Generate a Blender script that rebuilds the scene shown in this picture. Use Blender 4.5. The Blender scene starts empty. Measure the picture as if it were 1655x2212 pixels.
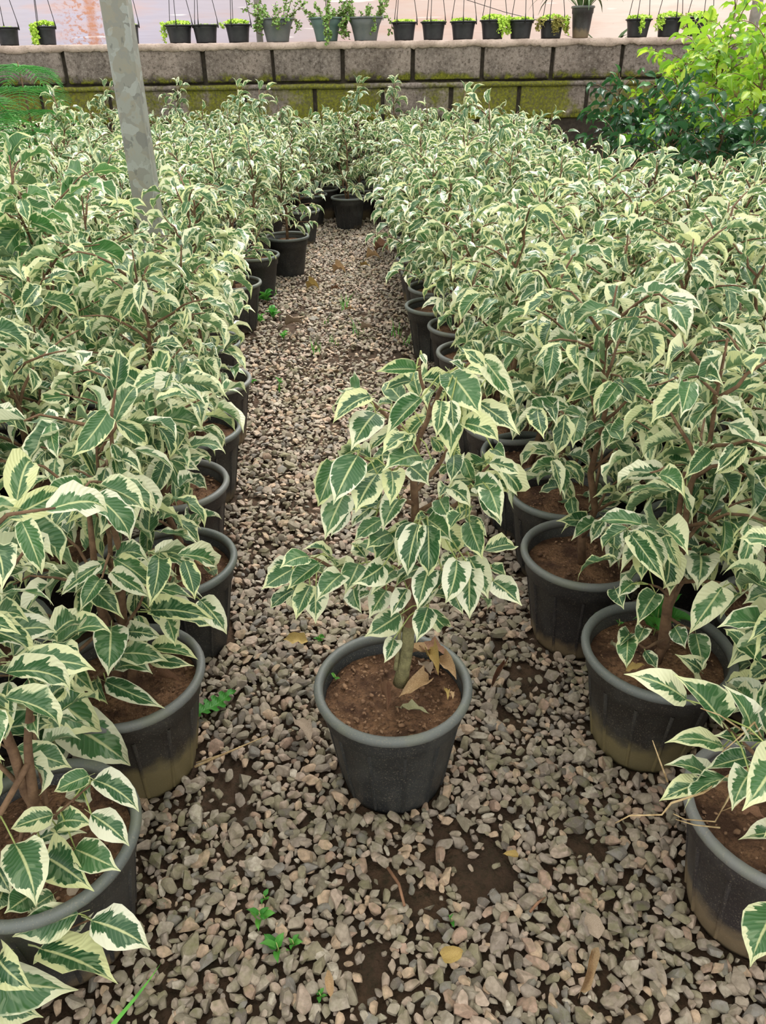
import bpy, bmesh, math, random
import numpy as np
from mathutils import Vector, Matrix, noise as mnoise

# ------------------------------------------------------------------ camera, light, exposure
PW, PH, FPX = 1655, 2212, 1660.0
CAM_Z, PITCH, ROLL = 1.022, math.radians(30.7), math.radians(0.75)
EXPOSURE = 0.92
SKY_STRENGTH = 1.0
SHADE_END_Y = 3.3      # the added overhead shading film ends here; the far half stands in full light
SUN_STRENGTH = 2.8
scene = bpy.context.scene
COL = scene.collection
cam_d = bpy.data.cameras.new('camera')
cam_d.sensor_fit = 'VERTICAL'
cam_d.sensor_height = 24.0
cam_d.lens = 24.0 * FPX / PH
cam_d.clip_start = 0.02
cam = bpy.data.objects.new('camera', cam_d)
COL.objects.link(cam)
CAM_M = Matrix.Translation((0, 0, CAM_Z)) @ Matrix.Rotation(math.pi / 2 - PITCH, 4, 'X') @ Matrix.Rotation(-ROLL, 4, 'Z')
cam.matrix_world = CAM_M
scene.camera = cam

world = bpy.data.worlds.new('overcast_sky')
scene.world = world
world.use_nodes = True
wn = world.node_tree
wn.nodes.clear()
w_out = wn.nodes.new('ShaderNodeOutputWorld')
w_bg = wn.nodes.new('ShaderNodeBackground')
w_tc = wn.nodes.new('ShaderNodeTexCoord')
w_sep = wn.nodes.new('ShaderNodeSeparateXYZ')
w_ramp = wn.nodes.new('ShaderNodeValToRGB')
w_ramp.color_ramp.elements[0].position = 0.0
w_ramp.color_ramp.elements[0].color = (0.50, 0.50, 0.48, 1)
w_ramp.color_ramp.elements[1].position = 0.9
w_ramp.color_ramp.elements[1].color = (1.25, 1.27, 1.28, 1)
w_bg.inputs['Strength'].default_value = SKY_STRENGTH
wn.links.new(w_tc.outputs['Generated'], w_sep.inputs[0])
wn.links.new(w_sep.outputs['Z'], w_ramp.inputs[0])
wn.links.new(w_ramp.outputs[0], w_bg.inputs['Color'])
wn.links.new(w_bg.outputs[0], w_out.inputs['Surface'])

sun_d = bpy.data.lights.new('sun', 'SUN')
sun_d.energy = SUN_STRENGTH
sun_d.angle = math.radians(26)
sun_d.color = (1.0, 0.97, 0.92)
sun = bpy.data.objects.new('sun', sun_d)
COL.objects.link(sun)
sun.rotation_euler = (math.radians(-30), math.radians(12), 0)   # high sun through thin cloud, ahead and a little to the left

vs = scene.view_settings
scene.display_settings.display_device = 'sRGB'
vs.view_transform = 'Standard'
vs.look = 'None'
vs.exposure = EXPOSURE
vs.gamma = 1.0
vs.use_curve_mapping = False
scene.cycles.max_bounces = 8
scene.cycles.transparent_max_bounces = 8
scene.cycles.use_denoising = True

# ------------------------------------------------------------------ photo pixel <-> world
CM = np.array(CAM_M)
def P(px, py, Z):
    """Point at depth Z along the optical axis."""
    v = np.array([(px - PW / 2) / FPX * Z, -(py - PH / 2) / FPX * Z, -Z, 1.0])
    return (CM @ v)[:3]
def ray(px, py):
    d = P(px, py, 1.0) - CM[:3, 3]
    return CM[:3, 3], d
def on_z(px, py, z):
    o, d = ray(px, py)
    return o + d * ((z - o[2]) / d[2])
def on_y(px, py, y):
    o, d = ray(px, py)
    return o + d * ((y - o[1]) / d[1])
CMI = np.linalg.inv(CM)
def project(p):
    q = CMI @ np.array([p[0], p[1], p[2], 1.0])
    return PW / 2 + FPX * q[0] / -q[2], PH / 2 - FPX * q[1] / -q[2], -q[2]

# ------------------------------------------------------------------ helpers
def lin(h):
    out = []
    for c in h:
        c = c / 255.0
        out.append(c / 12.92 if c <= 0.04045 else ((c + 0.055) / 1.055) ** 2.4)
    return (*out, 1.0)

def obj(name, mesh, parent=None, mat=None, m=None):
    o = bpy.data.objects.new(name, mesh)
    COL.objects.link(o)
    if parent is not None:
        o.parent = parent
    if m is not None:
        o.matrix_basis = m
    if mat is not None and mesh is not None and len(mesh.materials) == 0:
        mesh.materials.append(mat)
    return o

def tag(o, label=None, cat=None, group=None, kind=None):
    if label: o['label'] = label
    if cat: o['category'] = cat
    if group: o['group'] = group
    if kind: o['kind'] = kind
    return o

def thing(name, loc, label, cat, group=None, rz=0.0, s=1.0):
    o = bpy.data.objects.new(name, None)
    o.empty_display_size = 0.05
    COL.objects.link(o)
    o.location = loc
    o.rotation_euler = (0, 0, rz)
    o.scale = (s, s, s)
    return tag(o, label, cat, group)

def mk_mesh(name, V, F, uv=None, attrs=None, mat=None, smooth=True):
    """V (n,3); F (m,k) array; uv per vertex (n,2); attrs {name: per-vertex float}."""
    V = np.asarray(V, dtype=np.float32)
    F = np.asarray(F, dtype=np.int32)
    me = bpy.data.meshes.new(name)
    n, (m, k) = len(V), F.shape
    me.vertices.add(n)
    me.vertices.foreach_set('co', V.ravel())
    me.loops.add(m * k)
    me.loops.foreach_set('vertex_index', F.ravel())
    me.polygons.add(m)
    me.polygons.foreach_set('loop_start', np.arange(0, m * k, k, dtype=np.int32))
    if uv is not None:
        l = me.uv_layers.new(name='UVMap')
        l.data.foreach_set('uv', np.asarray(uv, dtype=np.float32)[F.ravel()].ravel())
    for a, val in (attrs or {}).items():
        at = me.attributes.new(a, 'FLOAT', 'POINT')
        at.data.foreach_set('value', np.asarray(val, dtype=np.float32))
    me.polygons.foreach_set('use_smooth', np.full(m, smooth))
    if mat is not None:
        me.materials.append(mat)
    me.update(calc_edges=True)
    return me

def bm_mesh(name, bm, mat=None, smooth=False):
    me = bpy.data.meshes.new(name)
    bm.to_mesh(me)
    bm.free()
    if smooth:
        me.polygons.foreach_set('use_smooth', np.full(len(me.polygons), True))
    if mat is not None:
        me.materials.append(mat)
    return me

def quads_to(F):
    return np.asarray(F, dtype=np.int32)

class Acc:
    """Collects quad shells into one mesh."""
    def __init__(self):
        self.V, self.F, self.U, self.A, self.n = [], [], [], [], 0
    def add(self, V, F, uv=None, a=0.0):
        V = np.asarray(V, dtype=np.float32)
        self.V.append(V)
        self.F.append(np.asarray(F, dtype=np.int32) + self.n)
        self.U.append(np.zeros((len(V), 2)) if uv is None else uv)
        self.A.append(np.full(len(V), a) if np.isscalar(a) else a)
        self.n += len(V)
    def mesh(self, name, mat, attr=None, smooth=True):
        return mk_mesh(name, np.concatenate(self.V), np.concatenate(self.F), np.concatenate(self.U),
                       {attr: np.concatenate(self.A)} if attr else None, mat, smooth)

def tube(pts, rad, sides=6, cap=True):
    pts = np.asarray(pts, dtype=float)
    n = len(pts)
    rad = np.broadcast_to(np.asarray(rad, dtype=float), (n,))
    tang = np.gradient(pts, axis=0)
    tang /= np.linalg.norm(tang, axis=1)[:, None] + 1e-9
    up = np.array([0.31, 0.17, 0.93]) if abs(tang[0][2]) < 0.9 else np.array([1.0, 0.1, 0.0])
    V = []
    a = np.linspace(0, 2 * np.pi, sides, endpoint=False)
    for i in range(n):
        x = np.cross(up, tang[i]); x /= np.linalg.norm(x) + 1e-9
        y = np.cross(tang[i], x)
        V.append(pts[i] + rad[i] * (np.cos(a)[:, None] * x + np.sin(a)[:, None] * y))
    V = np.concatenate(V)
    F = []
    for i in range(n - 1):
        for j in range(sides):
            F.append((i * sides + j, i * sides + (j + 1) % sides, (i + 1) * sides + (j + 1) % sides, (i + 1) * sides + j))
    if cap:
        for base, flip in ((0, True), ((n - 1) * sides, False)):
            for j in range(1, sides - 1, 2):
                q = [base, base + j, base + j + 1, base + (j + 2 if j + 2 < sides else 0)]
                if j + 2 >= sides: q[3] = base
                if q[3] == q[0]:
                    q = [base, base + j, base + j + 1, base + j + 1]
                    continue
                F.append(tuple(q[::-1]) if flip else tuple(q))
    return V, np.array(F, dtype=np.int32)

def lathe(prof, seg=40):
    prof = np.asarray(prof, dtype=float)
    a = np.linspace(0, 2 * np.pi, seg, endpoint=False)
    n = len(prof)
    V = np.zeros((n, seg, 3))
    V[:, :, 0] = prof[:, 0][:, None] * np.cos(a)
    V[:, :, 1] = prof[:, 0][:, None] * np.sin(a)
    V[:, :, 2] = prof[:, 1][:, None]
    i, j = np.meshgrid(np.arange(n - 1), np.arange(seg), indexing='ij')
    F = np.stack([i * seg + j, i * seg + (j + 1) % seg, (i + 1) * seg + (j + 1) % seg, (i + 1) * seg + j], -1).reshape(-1, 4)
    return V.reshape(-1, 3), F

def grid_faces(nr, nc):
    i, j = np.meshgrid(np.arange(nr - 1), np.arange(nc - 1), indexing='ij')
    return np.stack([i * nc + j, i * nc + j + 1, (i + 1) * nc + j + 1, (i + 1) * nc + j], -1).reshape(-1, 4)

def norm(v):
    v = np.asarray(v, dtype=float)
    return v / (np.linalg.norm(v) + 1e-9)

def frame(pos, y, z, sx, sy, sz):
    """4x4 with Y along y, Z near z."""
    y = norm(y)
    x = norm(np.cross(y, z))
    z = np.cross(x, y)
    m = np.eye(4)
    m[:3, 0], m[:3, 1], m[:3, 2], m[:3, 3] = x * sx, y * sy, z * sz, pos
    return m

# ------------------------------------------------------------------ materials
class NT:
    def __init__(self, name):
        self.m = bpy.data.materials.new(name)
        self.m.use_nodes = True
        self.t = self.m.node_tree
        self.t.nodes.clear()
        self.out = self.t.nodes.new('ShaderNodeOutputMaterial')
    def n(self, typ, props=None, **inp):
        nd = self.t.nodes.new(typ)
        for k, v in (props or {}).items():
            setattr(nd, k, v)
        for k, v in inp.items():
            key = int(k[1:]) if k[0] == '_' and k[1:].isdigit() else k.replace('__', ' ')
            self.set(nd.inputs[key], v)
        return nd
    def set(self, sock, v):
        if isinstance(v, bpy.types.NodeSocket):
            self.t.links.new(v, sock)
        elif hasattr(v, 'outputs'):
            self.t.links.new(v.outputs[0], sock)
        else:
            if isinstance(v, tuple) and sock.type == 'VECTOR' and len(v) == 4: v = v[:3]
            sock.default_value = v
    def math(self, op, a, b=0.0, c=0.0, clamp=False):
        nd = self.n('ShaderNodeMath', {'operation': op, 'use_clamp': clamp}, _0=a, _1=b, _2=c)
        return nd.outputs[0]
    def mix(self, f, a, b, mode='MIX'):
        nd = self.n('ShaderNodeMix', {'data_type': 'RGBA', 'blend_type': mode})
        self.set(nd.inputs[0], f); self.set(nd.inputs[6], a); self.set(nd.inputs[7], b)
        return nd.outputs[2]
    def rng(self, v, a, b, c=0.0, d=1.0, smooth=False):
        nd = self.n('ShaderNodeMapRange', {'clamp': True, 'interpolation_type': 'SMOOTHSTEP' if smooth else 'LINEAR'}, _0=v, _1=a, _2=b, _3=c, _4=d)
        return nd.outputs[0]
    def noise(self, vec=None, scale=5.0, detail=2.0, rough=0.5, out=0):
        nd = self.n('ShaderNodeTexNoise', None, Scale=scale, Detail=detail, Roughness=rough)
        if vec is not None: self.set(nd.inputs['Vector'], vec)
        return nd.outputs[out]
    def comb(self, x, y, z):
        return self.n('ShaderNodeCombineXYZ', None, _0=x, _1=y, _2=z).outputs[0]
    def ramp(self, f, stops, const=False):
        nd = self.n('ShaderNodeValToRGB')
        cr = nd.color_ramp
        if const: cr.interpolation = 'CONSTANT'
        while len(cr.elements) < len(stops): cr.elements.new(0.5)
        for e, (p, c) in zip(cr.elements, stops):
            e.position = p; e.color = c
        self.set(nd.inputs[0], f)
        return nd.outputs[0]
    def bump(self, h, strength=0.4, dist=0.01):
        return self.n('ShaderNodeBump', None, Strength=strength, Distance=dist, Height=h).outputs[0]
    def principled(self, col, rough=0.6, normal=None, metal=0.0, spec=0.5):
        nd = self.n('ShaderNodeBsdfPrincipled')
        self.set(nd.inputs['Base Color'], col); self.set(nd.inputs['Roughness'], rough)
        self.set(nd.inputs['Metallic'], metal); self.set(nd.inputs['Specular IOR Level'], spec)
        if normal is not None: self.set(nd.inputs['Normal'], normal)
        return nd
    def finish(self, sh):
        self.set(self.out.inputs['Surface'], sh)
        return self.m

def leaf_rand(b, attr='lr'):
    oi = b.n('ShaderNodeObjectInfo')
    at = b.n('ShaderNodeAttribute', {'attribute_name': attr})
    return b.math('FRACT', b.math('ADD', oi.outputs['Random'], at.outputs['Fac']))

def leaf_material(name, cream_a, cream_b, green_a, green_b, pale, base_lo, base_hi, transl=0.3, variegated=True, rough=0.36):
    b = NT(name)
    uv = b.n('ShaderNodeUVMap', {'uv_map': 'UVMap'})
    sep = b.n('ShaderNodeSeparateXYZ', None, _0=uv.outputs[0])
    v = b.math('MULTIPLY_ADD', sep.outputs[0], 2.0, -1.0)
    u = sep.outputs[1]
    d = b.math('ABSOLUTE', v)
    side = b.math('GREATER_THAN', v, 0.0)
    r = leaf_rand(b)
    h1 = b.math('FRACT', b.math('MULTIPLY', r, 7.31))
    h2 = b.math('FRACT', b.math('MULTIPLY', r, 17.7))
    h3 = b.math('FRACT', b.math('MULTIPLY', r, 41.3))
    us = b.math('MULTIPLY_ADD', d, -0.22, u)
    sd = b.math('MULTIPLY', side, 7.7)
    # side veins
    vein = b.math('SINE', b.math('MULTIPLY', us, 95.0))
    if variegated:
        A = b.noise(b.comb(b.math('MULTIPLY', us, 3.6), sd, b.math('MULTIPLY', r, 57.0)), 1.0, 1.0)
        B = b.noise(b.comb(b.math('MULTIPLY', us, 22.0), b.math('ADD', sd, b.math('MULTIPLY', d, 1.5)), b.math('MULTIPLY', r, 91.0)), 1.0, 1.0)
        Cn = b.noise(b.comb(b.math('MULTIPLY', us, 5.0), b.math('ADD', sd, 3.0), b.math('MULTIPLY', r, 33.0)), 1.0, 1.0)
        D = b.noise(b.comb(b.math('MULTIPLY', us, 9.0), b.math('MULTIPLY', v, 1.2), b.math('MULTIPLY', r, 20.0)), 1.0, 1.0)
        edge = b.math('ADD', b.rng(h1, 0.0, 1.0, base_lo, base_hi),
                      b.math('ADD', b.math('MULTIPLY', b.math('SUBTRACT', A, 0.5), 1.5), b.math('MULTIPLY', b.math('SUBTRACT', B, 0.5), 0.62)))
        edge = b.math('MINIMUM', edge, 0.93)
        edge = b.math('MULTIPLY', edge, b.rng(u, 0.66, 0.9, 1.0, 0.12, True))
        gm = b.rng(b.math('SUBTRACT', edge, d), -0.015, 0.02)
        edge2 = b.math('ADD', edge, b.math('MULTIPLY', b.math('SUBTRACT', Cn, 0.5), 0.7))
        pm = b.rng(b.math('SUBTRACT', edge2, d), -0.015, 0.02)
        patch = b.rng(D, 0.56, 0.6)
        cream = b.mix(h2, cream_a, cream_b)
        cream = b.mix(b.rng(u, 0.72, 1.0, 0.0, 0.7), cream, cream_b)
        green = b.mix(h3, green_a, green_b)
        green = b.mix(b.math('MULTIPLY', patch, 0.38), green, pale)
        green = b.mix(b.rng(vein, 0.55, 1.0, 0.0, 0.16), green, pale)
        col = b.mix(b.math('MULTIPLY', pm, 0.7), cream, pale)
        col = b.mix(gm, col, green)
        rib = b.math('MULTIPLY', b.rng(d, 0.035, 0.085, 1.0, 0.0), b.rng(u, 0.75, 0.9, 1.0, 0.0))
        col = b.mix(b.math('MULTIPLY', rib, 0.75), col, cream_b)
    else:
        col = b.mix(h2, green_a, green_b)
        col = b.mix(b.rng(h3, 0.72, 0.95, 0.0, 0.8), col, cream_a)
        rib = b.rng(d, 0.03, 0.09, 1.0, 0.0)
        col = b.mix(b.math('MULTIPLY', rib, 0.5), col, pale)
    geo = b.n('ShaderNodeNewGeometry')
    under = b.mix(0.4, col, pale)
    colf = b.mix(geo.outputs['Backfacing'], col, under)
    hgt = b.math('ADD', b.math('MULTIPLY', vein, 0.35), b.math('MULTIPLY', rib, -1.0))
    nrm = b.bump(hgt, 0.22, 0.004)
    pr = b.principled(colf, rough, nrm, 0.0, 0.55)
    tr = b.n('ShaderNodeBsdfTranslucent', None, Color=b.mix(0.35, col, (*[c for c in cream_b[:3]], 1.0), 'MULTIPLY'))
    mx = b.n('ShaderNodeMixShader', None, _0=transl, _1=pr.outputs[0], _2=tr.outputs[0])
    return b.finish(mx.outputs[0])

CREAM_A, CREAM_B = lin((240, 239, 216)), lin((229, 232, 172))
M_LEAF = leaf_material('variegated_leaf', CREAM_A, CREAM_B, lin((46, 88, 52)), lin((76, 120, 70)), lin((160, 182, 142)), 0.42, 1.0, 0.27, True, 0.29)
M_LEAF_GREEN = leaf_material('greener_leaf', CREAM_A, CREAM_B, lin((48, 96, 52)), lin((80, 134, 68)), lin((140, 172, 122)), 0.68, 1.15)
M_LEAF_GOLD = leaf_material('golden_leaf', lin((206, 222, 84)), lin((226, 236, 120)), lin((96, 150, 40)), lin((160, 198, 58)), lin((196, 220, 104)), 0, 0, 0.4, False)
M_LEAF_DARK = leaf_material('dark_leaf', lin((84, 140, 70)), lin((150, 190, 110)), lin((28, 66, 44)), lin((48, 98, 52)), lin((100, 140, 96)), 0, 0, 0.2, False, 0.3)
M_LEAF_WEED = leaf_material('weed_leaf', lin((120, 190, 80)), lin((160, 210, 110)), lin((62, 140, 50)), lin((86, 160, 62)), lin((120, 180, 90)), 0, 0, 0.35, False, 0.5)

def m_simple(name, c1, c2, rough=0.7, scale=20.0, bump=0.3, bd=0.004, metal=0.0, spec=0.4, objcoord=True, rand=0.0):
    b = NT(name)
    tc = b.n('ShaderNodeTexCoord')
    vec = tc.outputs['Object']
    f = b.noise(vec, scale, 4.0, 0.6)
    col = b.mix(b.rng(f, 0.35, 0.65), c1, c2)
    if rand:
        oi = b.n('ShaderNodeObjectInfo')
        col = b.mix(b.math('MULTIPLY', oi.outputs['Random'], rand), col, c2, 'MULTIPLY')
    f2 = b.noise(vec, scale * 5, 3.0, 0.6)
    return b.finish(b.principled(col, rough, b.bump(f2, bump, bd), metal, spec).outputs[0])

M_BARK = m_simple('brown_bark', lin((92, 68, 50)), lin((126, 98, 74)), 0.8, 60, 0.4, 0.003)
M_BARK_PALE = m_simple('pale_bark', lin((158, 152, 108)), lin((120, 114, 80)), 0.8, 90, 0.9, 0.004)
M_PETIOLE = m_simple('petiole_green', lin((170, 180, 110)), lin((140, 150, 84)), 0.6, 60, 0.1)
M_STRAW = m_simple('dry_straw', lin((196, 172, 130)), lin((150, 122, 84)), 0.8, 90, 0.4)
M_DRY = m_simple('dry_leaf_tan', lin((206, 178, 140)), lin((168, 134, 96)), 0.75, 30, 0.4, 0.003)
M_DRY_BROWN = m_simple('dry_leaf_brown', lin((150, 112, 86)), lin((112, 80, 60)), 0.75, 30, 0.4, 0.003)
M_DRY_YELLOW = m_simple('dry_leaf_yellow', lin((188, 166, 100)), lin((160, 130, 80)), 0.7, 30, 0.3, 0.003)
M_DRY_MOTTLED = m_simple('dry_leaf_mottled', lin((176, 172, 134)), lin((98, 96, 70)), 0.7, 70, 0.3, 0.003)
M_DRY_GREY = m_simple('dry_leaf_grey', lin((178, 160, 142)), lin((142, 124, 106)), 0.8, 40, 0.4, 0.003)
M_WIRE = m_simple('black_wire', lin((26, 26, 28)), lin((40, 40, 42)), 0.5, 20, 0.05)
M_WIRE_WHITE = m_simple('white_plastic', lin((225, 225, 220)), lin((205, 205, 200)), 0.5, 20, 0.05)
M_NEEDLE = m_simple('conifer_needle', lin((52, 120, 50)), lin((96, 166, 74)), 0.55, 9, 0.05)
M_CREEP = m_simple('creeping_leaf', lin((176, 216, 66)), lin((208, 232, 104)), 0.55, 60, 0.05)
M_CREEP_DRY = m_simple('creeping_leaf_dry', lin((172, 168, 88)), lin((150, 136, 72)), 0.6, 60, 0.05)
M_JADE = m_simple('succulent_leaf', lin((96, 140, 62)), lin((150, 176, 92)), 0.45, 60, 0.05)
M_BLADE = m_simple('grass_blade', lin((70, 150, 48)), lin((116, 184, 76)), 0.55, 30, 0.05)
M_STRAP = m_simple('strap_leaf', lin((64, 92, 52)), lin((120, 140, 88)), 0.5, 12, 0.05)

def pot_material(name, c1, c2, dirt=lin((142, 122, 92)), rim=False, mud=0.0):
    b = NT(name)
    tc = b.n('ShaderNodeTexCoord')
    oi = b.n('ShaderNodeObjectInfo')
    r = b.n('ShaderNodeTexWhiteNoise', {'noise_dimensions': '2D'}, Vector=oi.outputs['Location']).outputs['Value']   # one value for a pot and its ribs
    vec = b.n('ShaderNodeVectorMath', {'operation': 'ADD'}, _0=tc.outputs['Object'], _1=b.comb(b.math('MULTIPLY', r, 31.0), b.math('MULTIPLY', r, 17.0), 0.0)).outputs[0]
    sep = b.n('ShaderNodeSeparateXYZ', None, _0=tc.outputs['Object'])
    z = sep.outputs[2]
    col = b.mix(r, c1, c2)
    sm = b.noise(vec, 9.0, 4.0, 0.6)
    col = b.mix(b.rng(sm, 0.45, 0.75, 0.0, 0.25), col, lin((120, 122, 118)))
    sp = b.noise(vec, 420.0, 2.0, 0.7)
    col = b.mix(b.rng(sp, 0.58, 0.7, 0.0, 0.5), col, lin((150, 140, 122)))
    dn = b.noise(vec, 14.0, 3.0, 0.6)
    if not rim:
        lim = b.math('MULTIPLY_ADD', b.math('SUBTRACT', dn, 0.5), 0.11, b.rng(r, 0.0, 1.0, 0.0 + mud, 0.07 + mud * .6))
        dm = b.rng(b.math('SUBTRACT', lim, z), -0.012, 0.02)
        col = b.mix(b.math('MULTIPLY', dm, 0.62), col, dirt)
    else:
        col = b.mix(b.rng(dn, 0.5, 0.7, 0.0, 0.45), col, lin((112, 116, 92)))
    nrm = b.bump(b.noise(vec, 60.0, 3.0, 0.6), 0.12, 0.003)
    return b.finish(b.principled(col, 0.52, nrm, 0.0, 0.5).outputs[0])
M_POT = pot_material('black_pot', lin((32, 33, 35)), lin((50, 44, 46)))
M_POT_MUDDY = pot_material('muddy_pot', lin((40, 38, 36)), lin((52, 46, 42)), lin((138, 124, 84)), False, 0.055)
M_POT_CLEAN = pot_material('clean_black_pot', lin((34, 36, 38)), lin((38, 40, 42)), lin((110, 84, 64)), False, -0.05)
M_RIM = pot_material('dusty_pot_rim', lin((90, 96, 93)), lin((114, 114, 113)), rim=True)
M_HANG = m_simple('hanging_pot_black', lin((36, 37, 40)), lin((54, 54, 56)), 0.5, 14, 0.1)
M_HANG_GREY = m_simple('hanging_pot_grey', lin((92, 98, 98)), lin((110, 112, 110)), 0.55, 14, 0.1)
M_HANG_GREEN = m_simple('hanging_pot_green', lin((88, 112, 106)), lin((104, 124, 118)), 0.55, 14, 0.1)

def soil_material(name, c1, c2, c3, sc=1.0):
    b = NT(name)
    tc = b.n('ShaderNodeTexCoord')
    geo = b.n('ShaderNodeNewGeometry')
    vec = geo.outputs['Position']
    a = b.noise(vec, 18.0 * sc, 3.0, 0.6)
    f = b.noise(vec, 160.0 * sc, 4.0, 0.7)
    col = b.mix(b.rng(a, 0.38, 0.62), c1, c2)
    col = b.mix(b.rng(f, 0.45, 0.7), col, c3)
    h = b.math('ADD', b.noise(vec, 90.0 * sc, 3.0, 0.6), b.math('MULTIPLY', f, 0.5))
    return b.finish(b.principled(col, 0.92, b.bump(h, 0.9, 0.012), 0.0, 0.2).outputs[0])
M_SOIL = soil_material('potting_soil', lin((76, 54, 42)), lin((138, 104, 78)), lin((72, 52, 40)))
M_CRUMB = m_simple('soil_crumb', lin((92, 66, 50)), lin((158, 124, 96)), 0.95, 42, 0.6, 0.003)
M_GROUND = soil_material('damp_ground', lin((62, 48, 38)), lin((80, 62, 48)), lin((48, 42, 30)), 0.5)

def stone_material():
    b = NT('gravel_stone')
    r = leaf_rand(b, 'sr')
    geo = b.n('ShaderNodeNewGeometry')
    pos = geo.outputs['Position']
    col = b.ramp(r, [(0.0, lin((160, 146, 131))), (0.16, lin((148, 135, 124))), (0.3, lin((175, 155, 140))), (0.42, lin((137, 128, 111))),
                     (0.54, lin((167, 156, 141))), (0.64, lin((129, 124, 118))), (0.70, lin((187, 161, 137))), (0.8, lin((143, 134, 112))),
                     (0.88, lin((167, 140, 123))), (0.94, lin((103, 95, 88))), (0.98, lin((189, 178, 163)))], True)
    f = b.noise(pos, 130.0, 4.0, 0.65)
    col = b.mix(b.rng(f, 0.4, 0.62, 0.0, 0.5), col, lin((104, 92, 78)))
    sp = b.noise(pos, 520.0, 2.0, 0.7)
    col = b.mix(b.rng(sp, 0.58, 0.72, 0.0, 0.35), col, lin((186, 176, 162)))
    moss = b.math('MULTIPLY', b.rng(b.noise(pos, 5.0, 3.0, 0.6), 0.4, 0.62), b.rng(b.noise(pos, 70.0, 3.0, 0.6), 0.44, 0.62))
    col = b.mix(b.math('MULTIPLY', moss, 0.5), col, lin((98, 100, 58)))
    return b.finish(b.principled(col, 0.8, b.bump(f, 0.35, 0.004), 0.0, 0.3).outputs[0])
M_STONE = stone_material()

def block_material(name, moss_low, moss_all):
    b = NT(name)
    tc = b.n('ShaderNodeTexCoord')
    geo = b.n('ShaderNodeNewGeometry')
    oi = b.n('ShaderNodeObjectInfo')
    pos = geo.outputs['Position']
    sep = b.n('ShaderNodeSeparateXYZ', None, _0=tc.outputs['Object'])
    z = sep.outputs[2]
    a = b.noise(pos, 5.0, 3.0, 0.6)
    g = b.noise(pos, 48.0, 5.0, 0.8)
    col = b.mix(b.rng(a, 0.35, 0.65), lin((148, 134, 124)), lin((106, 95, 87)))
    col = b.mix(b.math('MULTIPLY', oi.outputs['Random'], 0.5), col, lin((122, 114, 108)))
    col = b.mix(b.rng(g, 0.52, 0.62, 0.0, 0.75), col, lin((62, 54, 46)))
    col = b.mix(b.rng(g, 0.34, 0.46, 0.6, 0.0), col, lin((176, 166, 156)))
    low = b.math('ADD', z, b.math('MULTIPLY', b.math('SUBTRACT', b.noise(pos, 9.0, 4.0, 0.6), 0.5), 0.14))
    dark = b.rng(low, -0.1, -0.055, 0.85, 0.0)
    col = b.mix(dark, col, lin((46, 40, 30)))
    gm = b.noise(pos, 60.0, 4.0, 0.7)
    mossc = b.mix(b.rng(gm, 0.35, 0.65), lin((66, 70, 16)), lin((132, 132, 38)))
    if moss_low:
        m = b.math('MULTIPLY', b.rng(low, -0.095, -0.06, 1.0, 0.0), b.rng(b.noise(pos, 14.0, 3.0, 0.6), 0.44, 0.56))
        col = b.mix(b.math('MULTIPLY', m, 0.85), col, mossc)
    if moss_all:
        m = b.math('MULTIPLY', b.rng(b.noise(pos, 1.5, 5.0, 0.66), 0.43, 0.5), b.rng(gm, 0.3, 0.5, 0.6, 1.0))
        col = b.mix(b.math('MULTIPLY', m, 0.9), col, mossc)
    return b.finish(b.principled(col, 0.92, b.bump(g, 0.6, 0.012), 0.0, 0.2).outputs[0])
M_BLOCK = block_material('concrete_block_top_course', True, False)
M_BLOCK_MOSS = block_material('concrete_block_mossy', True, True)
def mortar_material():
    b = NT('mortar_cap')
    geo = b.n('ShaderNodeNewGeometry')
    pos = geo.outputs['Position']
    a = b.noise(pos, 8.0, 4.0, 0.6)
    f = b.noise(pos, 55.0, 5.0, 0.75)
    col = b.mix(b.rng(a, 0.4, 0.6), lin((206, 184, 170)), lin((176, 156, 142)))
    col = b.mix(b.rng(f, 0.55, 0.68, 0.0, 0.6), col, lin((98, 82, 72)))
    return b.finish(b.principled(col, 0.9, b.bump(f, 0.7, 0.012), 0.0, 0.2).outputs[0])
M_MORTAR = mortar_material()
M_LEDGE = block_material('mortar_ledge_mossy', False, True)
M_CORE = m_simple('dark_mortar', lin((44, 38, 32)), lin((66, 58, 48)), 0.95, 30, 0.4)

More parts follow.
